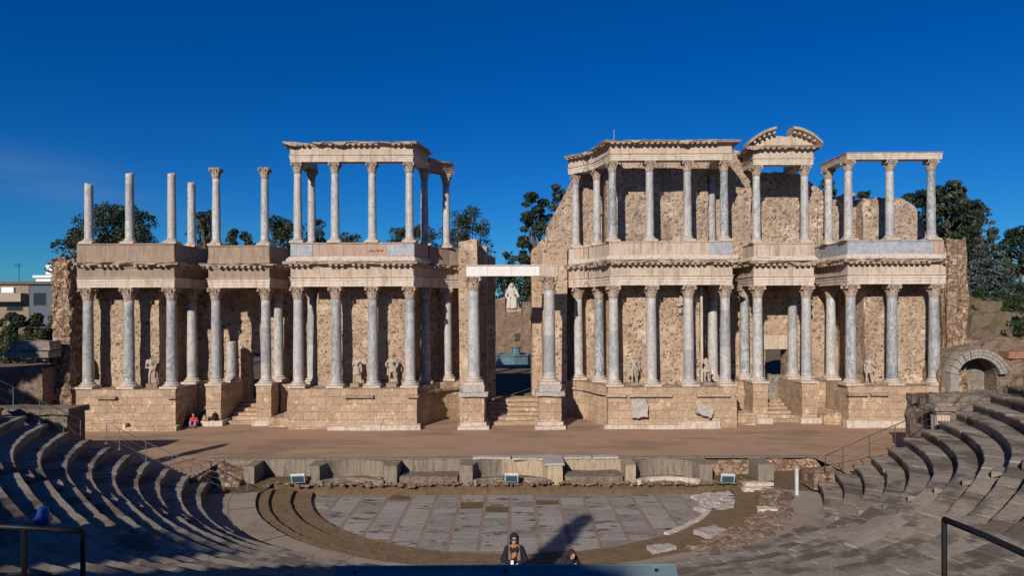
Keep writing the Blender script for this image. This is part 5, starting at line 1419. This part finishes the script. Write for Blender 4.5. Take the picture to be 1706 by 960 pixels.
# trees on the rim behind the viewer: they cast the long shadows
for i, (x, y, top, w, lab) in enumerate(((-10.2,-4.25,18.2,.85,'slim cypress on the auditorium rim behind the viewer, nearest'),(-27.2,12.6,15.5,.75,'thin young cypress on the rim above the shaded benches, nearer'),(-33.6,11.3,15.0,1.0,'thin young cypress on the rim above the shaded benches, farther'))):
    tree(lab, 853+x*FPX/20, HY-(top-EYE)*FPX/20, w*FPX/20, 20, 'cypress', n=10, seed=70+i) if False else None
    rr = random.Random(80+i); zb = zt(x,y)-.2
    t = thing('cypress_tree', lab, 'tree', (x,y,zb), 'cypresses behind the viewer')
    m = MB(); m.tube([(x,y,zb),(x,y,top-.5)], [.2,.05], 7); m.build('trunk', BARK, t)
    bl = [((x+rr.uniform(-.15,.15)*w, y+rr.uniform(-.15,.15)*w, zb+1+(top-zb-1.3)*q/15), w*(.95-.55*(q/15)**1.5), 1.1) for q in range(16)]
    m = MB(); foliage(m, bl, 3800, .5, rr); m.build('crown', LEAF, t, tone=True, recalc=False)
for i, (x, y, top, w) in enumerate(((-30,-6,17,4.2),(-24,-11,19.2,4.6),(-18.5,-14,19.0,4),(-36,8,16.5,2.8),(-9.6,-15,18.9,2.6),(-41.5,19,20,2.8))):  # unseen oaks; last three added to shade side entrance, board and side ruin
    rr = random.Random(90+i); zb = zt(x,y)-.2
    t = thing('evergreen_oak', f'broad evergreen oak on the rim behind the viewer, {("beside the thin cypresses","between two other oaks","closest to the slim cypress","added unseen to shade the side entrance","added unseen to shade the board","added unseen to shade the side ruin")[i]}', 'tree', (x,y,zb), 'oaks behind the viewer')
    m = MB(); m.tube([(x,y,zb),(x,y,zb+5)], [.45,.3], 8)
    bl = [((x+rr.uniform(-.6,.6)*w, y+rr.uniform(-.6,.6)*w, zb+3+(top-zb-4)*rr.random()), w*rr.uniform(.4,.6), .75) for q in range(14)]
    for b in bl[::2]: limb(m, (x,y,zb+4), b[0], .2, .05, rr)
    m.build('trunk', BARK, t)
    m = MB(); foliage(m, bl, 6000, .75, rr); m.build('crown', LEAF, t, tone=True, recalc=False)
# ------------------------------------------------------------------ town at the left, car at the right
def house(label, px0, px1, ytop, ybot, Y, depth, wallc, roofc, wins, name='town_house', extra=None):
    x0, x1 = GX(px0,Y), GX(px1,Y); z1, z0 = GZ((px0+px1)/2,ytop,Y), 1.0
    t = thing(name, label, 'house', ((x0+x1)/2,Y,z0), 'town houses')
    m = MB(); m.box(x0,x1,Y,Y+depth,z0,z1); m.build('wall', wallc, t)
    m = MB(); m.box(x0-.25,x1+.25,Y-.3,Y+depth+.2,z1+.003,z1+.35); r = m.build('roof', roofc, t)
    for (a,b,c,d) in wins:
        wx0, wx1, wz0, wz1 = GX(a,Y), GX(b,Y), GZ(a,d,Y), GZ(a,c,Y)
        m = MB(); m.box(wx0-.06,wx1+.06,Y-.04,Y+.02,wz0-.06,wz1+.06); w = m.build('window', flat('window_frame', (.16,.15,.14), .6), t)
        m = MB(); m.box(wx0,wx1,Y-.055,Y-.042,wz0,wz1); m.build('pane', GLASSD, w)
    if extra: extra(t, Y)
    return t
GLASSD = NT('dark_window_glass', .12, .6).done((.02,.025,.03))
HW = flat('white_render', (.80,.80,.80), .9, var=.06); HB = flat('shaded_blue_render', (.10,.115,.145), .9, var=.15); HT = flat('tan_render', (.24,.19,.13), .9, var=.2)  # the blue grey front has its shade put into the colour
RT = flat('brown_roof_tiles', (.13,.10,.08), .95, var=.4); 
def ex1(t, Y):
    m = MB(); m.box(GX(-30,Y),GX(46,Y),Y-1.2,Y-.003,GZ(20,503,Y),GZ(20,489,Y)); m.build('balcony', flat('pale_render', (.33,.28,.21), .9), t)
    m = MB(); m.box(GX(5,Y),GX(25,Y),Y-.25,Y-.004,GZ(15,488,Y),GZ(15,479,Y)); m.build('awning', HW, t)
house('brownish tiled town house with a balcony and white awning', -40, 48, 474, 520, 84, 9, HT, RT, [(12,38,508,518)], extra=ex1)
house('town house with shade put into its blue grey colour, one dark window', 49, 92, 474, 518, 83, 8, HB, RT, [(56,77,488,509)])
def ex2(t, Y):
    m = MB(); m.box(GX(72,Y),GX(94,Y),Y+.6,Y+6,GZ(80,461,Y)+.36,GZ(80,441,Y)); u = m.build('upper_block', HW, t)
    m = MB(); m.box(GX(79.5,Y),GX(86,Y),Y+.53,Y+.61,GZ(80,460.5,Y)+.1,GZ(80,452,Y)); m.build('window', flat('shutter_grey', (.35,.35,.36), .7), u)
house('stepped white rendered house rising above the tiled roofs', 60, 94, 463, 470, 100, 8, HW, HW, [], extra=ex2)
m = MB(); g = G(32,474,86); top = GZ(32,438,86)
m.tube([(g[0],86,g[2]),(g[0],86,top)], .03, 6)
for k in range(4): m.tube([(g[0]-.8+.1*k,86,top-.12-.14*k),(g[0]+.3-.05*k,86,top-.12-.14*k)], .018, 5)
tag(m.build('roof_aerial', DKMETAL), 'thin television aerial on the brownish tiled roof', 'aerial')
m = MB(); Yw = 66; m.rbox(GX(-60,Yw), GX(86,Yw), Yw, Yw+.4, 1, GZ(40,545,Yw), 1, .02)
tag(m.build('boundary_wall', RUBDK), 'low grey boundary wall below the dark hedge bushes', 'wall')
# thin lightning rod on the entablature
m = MB(); g = G(1023,232,45.2); m.tube([(g[0],45.2,19.95),(g[0],45.2,20.8)], .035, 6); m.ball((g[0],45.2,20.85), .07, 6, 5)
tag(m.build('lightning_rod', METAL), 'short thin metal rod standing on top of the cream upper entablature', 'rod')
# parked car on the slope
CARW = NT('white_car_paint', .3, .5).done((.72,.73,.75)); CARD = NT('dark_car_paint', .3, .5).done((.03,.035,.05)); TYRE = flat('tyre_rubber', (.02,.02,.02), .9)
def car(label, px, py, Y, paint, rz):
    g = G(px,py,Y)
    t = thing('parked_car', label, 'car', (g[0],g[1],g[2]), 'cars parked above the garden', rz=rz)
    sec = [(-2.1,.35,.75,.70),(-2.0,.25,.9,.84),(-1.2,.25,1.0,.88),(1.0,.25,1.02,.88),(1.9,.25,.95,.86),(2.1,.35,.8,.74)]
    m = MB(); vs = []
    for x, z0, z1, hw in sec: vs += [(x,-hw,z0),(x,-hw,z1-.12),(x,-hw*.93,z1),(x,hw*.93,z1),(x,hw,z1-.12),(x,hw,z0)]
    n = len(sec); m.add(vs, [(i*6+j,(i+1)*6+j,(i+1)*6+(j+1)%6,i*6+(j+1)%6) for i in range(n-1) for j in range(6)]+[tuple(range(6)),tuple(range((n-1)*6,n*6))[::-1]])
    m.build('body', paint, t, org=(0,0,0))
    m = MB(); m.add([(-.9,-.78,1.0),(1.6,-.78,1.0),(1.6,.78,1.0),(-.9,.78,1.0),(-.35,-.62,1.44),(1.1,-.62,1.44),(1.1,.62,1.44),(-.35,.62,1.44)],[(0,1,5,4),(1,2,6,5),(2,3,7,6),(3,0,4,7)]); m.build('window', GLASSD, t, org=(0,0,0))
    m = MB(); m.add([(-.4,-.63,1.435),(1.15,-.63,1.435),(1.15,.63,1.435),(-.4,.63,1.435),(-.3,-.55,1.50),(1.0,-.55,1.50),(1.0,.55,1.50),(-.3,.55,1.50)],[(0,1,2,3),(4,5,6,7),(0,1,5,4),(1,2,6,5),(2,3,7,6),(3,0,4,7)]); m.build('roof', paint, t, org=(0,0,0))
    for x in (-1.3,1.3):
        for y in (-.82,.82):
            m = MB(); m.lathe([(.2,-.09),(.32,-.09),(.33,0),(.32,.09),(.2,.09)], 16); m.v = [(a+x, c+y, b+.33) for a,b,c in m.v]; m.build('wheel', TYRE, t, org=(0,0,0))
    return t
car('white car parked on the terrace above the garden slope', 1690, 462, 96, CARW, .15)
car('dark car parked beside the white car above the garden slope', 1722, 461, 92, CARD, .1)
# ------------------------------------------------------------------ people
SKIN = flat('skin', (.42,.26,.19), .6, var=.08); HAIRD = flat('dark_hair', (.02,.014,.012), .6, var=.3); NAVY = flat('dark_navy_coat', (.014,.015,.024), .9, var=.35)
BRWN = flat('brown_trousers', (.17,.10,.07), .9, var=.25); SCARF = flat('orange_scarf', (.33,.15,.04), .9, var=.5, sc=25); TAUPE = flat('taupe_scarf', (.16,.115,.085), .95, var=.35, sc=20)
BLACK = flat('black_plastic', (.01,.01,.01), .3); PHONEW = flat('white_phone', (.7,.7,.72), .4, var=.05); RED = flat('red_jacket', (.62,.03,.035), .8, var=.2); JEAN = flat('blue_jeans', (.16,.22,.32), .9, var=.25)
GREYJ = flat('grey_fleece', (.20,.17,.15), .95, var=.3); BLOND = flat('light_hair', (.28,.18,.10), .7, var=.3); ORANGE = flat('orange_cloth', (.62,.17,.04), .9, var=.2); DKCL = flat('dark_cloth', (.02,.018,.02), .95, var=.4); TANB = flat('tan_canvas', (.38,.25,.16), .95, var=.3); BLUEBAG = flat('bright_blue_nylon', (.015,.09,.30), .55, var=.15); LBLUE = flat('light_blue_band', (.10,.30,.62), .5, var=.1)
def person(label, loc, rz, spec, sc=1.0):
    """seated figure facing -y in its own frame, seat height 0; spec says limbs and clothing"""
    t = thing('person', label, 'person', loc, None, rz=rz); t.scale = (sc,sc,sc)
    lean = spec.get('lean', .12); S = Vector((0,-lean,.50)); Hc = Vector((0,-lean-spec.get('hf',.05),.74+spec.get('hz',0)))
    kx = spec.get('kx',.13); kz = spec.get('kz',.06); ky = spec.get('ky',-.44); fy = spec.get('fy',-.46); fz = spec.get('fz',-.40)
    kn = [Vector((s*kx, ky, kz)) for s in (-1,1)]; ft = [Vector((s*kx*1.05, fy, fz)) for s in (-1,1)]
    sh = [S+Vector((s*.18,0,0)) for s in (-1,1)]
    el = [Vector(spec['el'][0]), Vector(spec['el'][1])]; wr = [Vector(spec['wr'][0]), Vector(spec['wr'][1])]
    hips = [Vector((s*.09,0,.08)) for s in (-1,1)]
    caps = [((0,0,.1),.13,(0,-lean*.5,.3),.12),((0,-lean*.5,.3),.12,tuple(S-Vector((0,0,.06))),.135),(sh[0],.06,sh[1],.06),(S,.055,Hc-Vector((0,0,.08)),.05)]
    for i in (0,1):
        caps += [(hips[i],.085,kn[i],.06),(kn[i],.058,ft[i],.04),(ft[i],.04,ft[i]+Vector((0,-.16,-.04)),.032),(sh[i],.05,el[i],.04),(el[i],.04,wr[i],.028)]
        d = Vector(spec.get('hd',(0,-.3,-.2))); caps += hand(wr[i], d + Vector(((-.25,.25)[i]*-1,0,0)), side=(1,-1)[i])
    M = Matrix.Rotation(spec.get('tilt',-.25), 4, 'X')
    hb = [((0,0,0),(0,0,0))]
    hb = []
    for c, r in head_parts((0,0,0), .105): hb.append((tuple(Hc + (M @ Vector(c))), r, M.to_3x3().to_4x4()))
    fuse('body', caps, hb, SKIN, t, .014, smooth=1)
    # eyes
    m = MB()
    for s in (-1,1): m.ball(tuple(Hc+(M @ Vector((s*.036,-.088,.005)))), .012, 8, 6)
    m.build('eyes', BLACK, t, org=(0,0,0), smooth=True)
    # coat
    k = spec.get('bulk', 1.0)
    cc = [((0,.02,.06),.19*k,(0,-lean*.45,.3),.175*k),((0,-lean*.45,.3),.175*k,tuple(S-Vector((0,-.01,.05))),.165*k),(sh[0],.085,sh[1],.085)]
    for i in (0,1): cc += [(sh[i],.083,el[i],.072),(el[i],.074,wr[i].lerp(el[i],.18),.055)]
    fuse('coat', cc, [], spec['coat'], t, .022, smooth=2, wob=.008)
    cc = [((0,.0,.09),.15,(0,-.05,.1),.14)]
    for i in (0,1): cc += [(hips[i],.105,kn[i],.078),(kn[i],.077,ft[i].lerp(kn[i],.1),.06)]
    fuse('trousers', cc, [], spec['trousers'], t, .022, smooth=1, wob=.004)
    for i in (0,1): fuse('shoe', [(ft[i],.05,ft[i]+Vector((0,-.17,-.045)),.042)], [], BLACK, t, .018, smooth=1)
    # hair
    L = spec.get('hair_len', .2); hc = []
    bl = [(tuple(Hc+(M @ Vector((0,.022,.035)))),(.098,.108,.112))]
    for i in range(9):
        a = PI*(-.05+1.1*i/8); p = Hc+(M @ Vector((math.cos(a)*.088, .01+math.sin(a)*.075, .0)))
        hc.append((p,.034,p+Vector((math.cos(a)*.02,.02,-L)),.022))
    fuse('hair', hc, bl, spec['hair'], t, .016, smooth=1, wob=.006)
    return t, Hc, M, S, wr
sx_, sy_, sz_ = G(857,945,19.0)
t, Hc, M, S, wr = person('woman in a dark coat, orange scarf and sunglasses, seated and holding a phone', (sx_,19.05,1.5+.40), 0, dict(lean=.10, el=((-.30,-.12,.20),(.30,-.12,.20)), wr=((-.07,-.36,.20),(.07,-.34,.17)), coat=NAVY, trousers=BRWN, hair=HAIRD, bulk=1.12, hair_len=.24, kx=.15, ky=-.46, kz=.04, fz=-.38, fy=-.55), 1.06)
m = MB()
for s in (-1,1): m.mbox(Matrix.Translation(Hc) @ M @ Matrix.Translation((s*.04,-.106,.008)), .062, .012, .042)
m.mbox(Matrix.Translation(Hc) @ M @ Matrix.Translation((0,-.106,.018)), .03, .008, .01)
for s in (-1,1): m.mbox(Matrix.Translation(Hc) @ M @ Matrix.Translation((s*.082,-.05,.018)), .006, .11, .012)
m.build('sunglasses', BLACK, t, org=(0,0,0))
hood = fuse('hood', [], [(tuple(Hc+Vector((0,.045,.045))),(.13,.12,.135))], NAVY, t, .02, smooth=1, wob=.006)
cc = [((-.075,-.14,.585),.045,(.075,-.14,.585),.045),((-.08,-.10,.60),.045,(0,.04,.61),.045),((.08,-.10,.60),.045,(0,.04,.61),.045),((-.03,-.19,.56),.04,(-.035,-.25,.32),.045),((.03,-.19,.56),.038,(.02,-.26,.36),.04)]
fuse('scarf', cc, [], SCARF, t, .018, smooth=1, wob=.012)
cc = [((-.11,-.13,.58),.045,(-.115,-.24,.28),.05),((.11,-.13,.58),.045,(.125,-.24,.26),.055)]
fuse('coat_lining', cc, [], TAUPE, t, .018, smooth=1, wob=.008)
m = MB(); mm = Matrix.Translation(Vector((sx_-.06,19.05,1.9))+Vector((0,-.46,.25))*1.06) @ Matrix.Rotation(-.9,4,'X'); m.mbox(mm, .075, .01, .15); tag(m.build('phone', PHONEW), 'small white phone held in the seated woman\'s hands', 'phone')
stone('stone_seat_block', 'low grey stone block the woman in the orange scarf sits on', 857, 950, 19.15, .8, .5, .38, ASHG, 0, z=1.5)
gx_, gy_, gz_ = G(937,945,18.6)
t2, Hc, M, S, wr = person('person in dark clothes bent forward with head down, hugging a pale bag', (gx_+.02,18.7,1.82), .55, dict(lean=.30, hf=.12, hz=-.10, el=((-.30,-.34,.26),(.30,-.34,.26)), wr=((-.10,-.46,.34),(.10,-.48,.36)), coat=DKCL, trousers=GREYJ, hair=HAIRD, hair_len=.10, tilt=.25, kx=.17, ky=-.42, kz=.22, fy=-.5, fz=-.02, hd=(0,-.2,.3)))
m = MB(); m.rbox(gx_-.32, gx_+.18, 18.1, 18.4, 1.56, 1.88, .08, .03, 4); o = tag(m.build('cloth_bag', GREYJ), 'pale grey bag in front of the bent person', 'bag')
# visitors resting against the doorway pier
g = G(324,708,45.6)
person('visitor in a bright red jacket and blue jeans, seated on the sand by the pier', (g[0],45.5,STAGE+.05), .3, dict(lean=.06, el=((-.27,-.1,.22),(.27,-.12,.22)), wr=((-.12,-.36,.24),(.12,-.36,.24)), coat=RED, trousers=JEAN, hair=HAIRD, hair_len=.1, kx=.14, ky=-.38, kz=.36, fy=-.55, fz=.02, bulk=1.1))
person('visitor in dark clothes with light hair, seated behind the red jacket', (g[0]+.35,46.6,STAGE+.32), -.3, dict(lean=.04, el=((-.27,-.1,.22),(.27,-.12,.22)), wr=((-.12,-.36,.24),(.12,-.36,.24)), coat=DKCL, trousers=DKCL, hair=BLOND, hair_len=.12, kx=.14, ky=-.38, kz=.34, fy=-.55, fz=.02))
person('visitor in dark maroon clothes, seated in shade beside the red jacket', (g[0]-.55,45.9,STAGE+.1), .2, dict(lean=.05, el=((-.27,-.1,.22),(.27,-.12,.22)), wr=((-.12,-.36,.24),(.12,-.36,.24)), coat=flat('maroon_cloth',(.10,.015,.02),.9), trousers=DKCL, hair=HAIRD, hair_len=.12, kx=.14, ky=-.38, kz=.34, fy=-.55, fz=.02))
def bag(name, label, px, py, Y, s, mat, band=None):
    g = G(px,py,Y); t = thing(name, label, 'bag', g)
    fuse('bag_body', [((0,0,s*.32),s*.34,(0,0,s*.75),s*.26),((-.12*s,-.1*s,s*.3),s*.3,(.12*s,-.1*s,s*.3),s*.3)], [], mat, t, s*.06, smooth=2, wob=s*.03)
    m = MB(); m.tube([(-.1*s,.15*s,s*.95),(-.05*s,.15*s,s*1.12),(.05*s,.15*s,s*1.12),(.1*s,.15*s,s*.95)], s*.03, 6)
    m.tube([(-.2*s,.25*s,s*.9),(-.24*s,.36*s,s*.5),(-.2*s,.28*s,s*.15)], s*.03, 6); m.tube([(.2*s,.25*s,s*.9),(.24*s,.36*s,s*.5),(.2*s,.28*s,s*.15)], s*.03, 6); m.build('strap', DKCL, t, org=(0,0,0))
    if band:
        m = MB(); m.box(-.2*s,.2*s,-.47*s,-.38*s,.40*s,.47*s); m.build('band', band, t, org=(0,0,0))
    return t
bag('backpack', 'tan canvas backpack on the pier foot beside the red jacket', 341, 701, 45.5, .36, TANB)
bag('cloth_bundle', 'dark bundle of clothes lying on the white pier foot', 357, 700.5, 45.7, .5, DKCL)
bag('cloth_bundle', 'orange bundle on the podium foot beside the seated visitors', 301, 700.5, 44.9, .42, ORANGE)
bag('backpack', 'bright blue backpack with a pale band left on the shaded benches', 72, 876, 17.4, .5, BLUEBAG, LBLUE)
# ------------------------------------------------------------------ light, sky, camera
AZ, EL = math.radians(21.5), math.radians(26.5)
sun = bpy.data.lights.new('sun', 'SUN'); so = bpy.data.objects.new('sun', sun); col.objects.link(so)
sun.energy = 5.0; sun.angle = math.radians(.5); sun.color = (1.0,.92,.82)
so.rotation_euler = Vector((math.sin(AZ)*math.cos(EL), math.cos(AZ)*math.cos(EL), -math.sin(EL))).to_track_quat('-Z','Y').to_euler()
so.location = (-20,-40,40)
w = bpy.data.worlds.new('World'); scn.world = w; w.use_nodes = True
nt = w.node_tree; bg = nt.nodes['Background']
sky = nt.nodes.new('ShaderNodeTexSky'); sky.sky_type = 'NISHITA'; sky.sun_disc = False
sky.sun_elevation = EL; sky.sun_rotation = PI+AZ; sky.altitude = 200; sky.air_density = 1.0; sky.dust_density = 0.0; sky.ozone_density = 5.0
hs = nt.nodes.new('ShaderNodeHueSaturation'); hs.inputs['Saturation'].default_value = 1.35; hs.inputs['Value'].default_value = 1.0
tn = nt.nodes.new('ShaderNodeMix'); tn.data_type = 'RGBA'; tn.blend_type = 'MULTIPLY'; tn.inputs[0].default_value = 1; tn.inputs[7].default_value = (.32,.98,1.5,1)
nt.links.new(sky.outputs[0], hs.inputs['Color']); nt.links.new(hs.outputs[0], tn.inputs[6]); tc = nt.nodes.new('ShaderNodeTexCoord'); sp = nt.nodes.new('ShaderNodeSeparateXYZ'); nt.links.new(tc.outputs['Generated'], sp.inputs[0])
def wm(op, a, b=0.0):
    n = nt.nodes.new('ShaderNodeMath'); n.operation = op
    for i, v in ((0,a),(1,b)):
        if isinstance(v, (int,float)): n.inputs[i].default_value = v
        else: nt.links.new(v, n.inputs[i])
    return n.outputs[0]
# a thin high cirrus streak low in the sky to one side
dx_ = wm('DIVIDE', sp.outputs[0], wm('MAXIMUM', sp.outputs[1], .05)); dz_ = wm('DIVIDE', sp.outputs[2], wm('MAXIMUM', sp.outputs[1], .05))
along = wm('SUBTRACT', dz_, wm('ADD', wm('MULTIPLY', dx_, -.20), .055))
band = wm('POWER', 2.718, wm('MULTIPLY', wm('POWER', wm('DIVIDE', along, .035), 2.0), -1.0))
side = wm('POWER', 2.718, wm('MULTIPLY', wm('POWER', wm('DIVIDE', wm('ADD', dx_, .72), .20), 2.0), -1.0))
cn = nt.nodes.new('ShaderNodeTexNoise'); mp = nt.nodes.new('ShaderNodeMapping'); mp.inputs['Scale'].default_value = (5,5,34); mp.inputs['Rotation'].default_value = (0,.18,0)
nt.links.new(tc.outputs['Generated'], mp.inputs[0]); nt.links.new(mp.outputs[0], cn.inputs['Vector']); cn.inputs['Scale'].default_value = 1; cn.inputs['Detail'].default_value = 6
cl = wm('MULTIPLY', wm('MULTIPLY', band, side), wm('MULTIPLY', wm('SUBTRACT', cn.outputs['Fac'], .30), .55))
cm = nt.nodes.new('ShaderNodeMix'); cm.data_type = 'RGBA'; nt.links.new(wm('MAXIMUM', cl, 0.0), cm.inputs[0]); nt.links.new(tn.outputs[2], cm.inputs[6]); cm.inputs[7].default_value = (5,7,9,1)
nt.links.new(cm.outputs[2], bg.inputs['Color'])
bg.inputs['Strength'].default_value = .05
cam = bpy.data.cameras.new('camera'); co = bpy.data.objects.new('camera', cam); col.objects.link(co)
co.location = (0,0,EYE); co.rotation_euler = (PI/2,0,0)
co.rotation_euler = (Matrix.Rotation(PI/2,3,'X') @ Matrix.Rotation(-ROLL,3,'Z')).to_euler()
cam.lens = 24; cam.sensor_width = 36; cam.sensor_fit = 'HORIZONTAL'; cam.shift_y = (HY-480)/1706; cam.clip_start = .1; cam.clip_end = 8000
scn.camera = co
vs_ = scn.view_settings; vs_.view_transform = 'Standard'; vs_.look = 'None'; vs_.exposure = -.04; vs_.gamma = 1; vs_.use_curve_mapping = False
scn.render.resolution_x = 1024; scn.render.resolution_y = 577
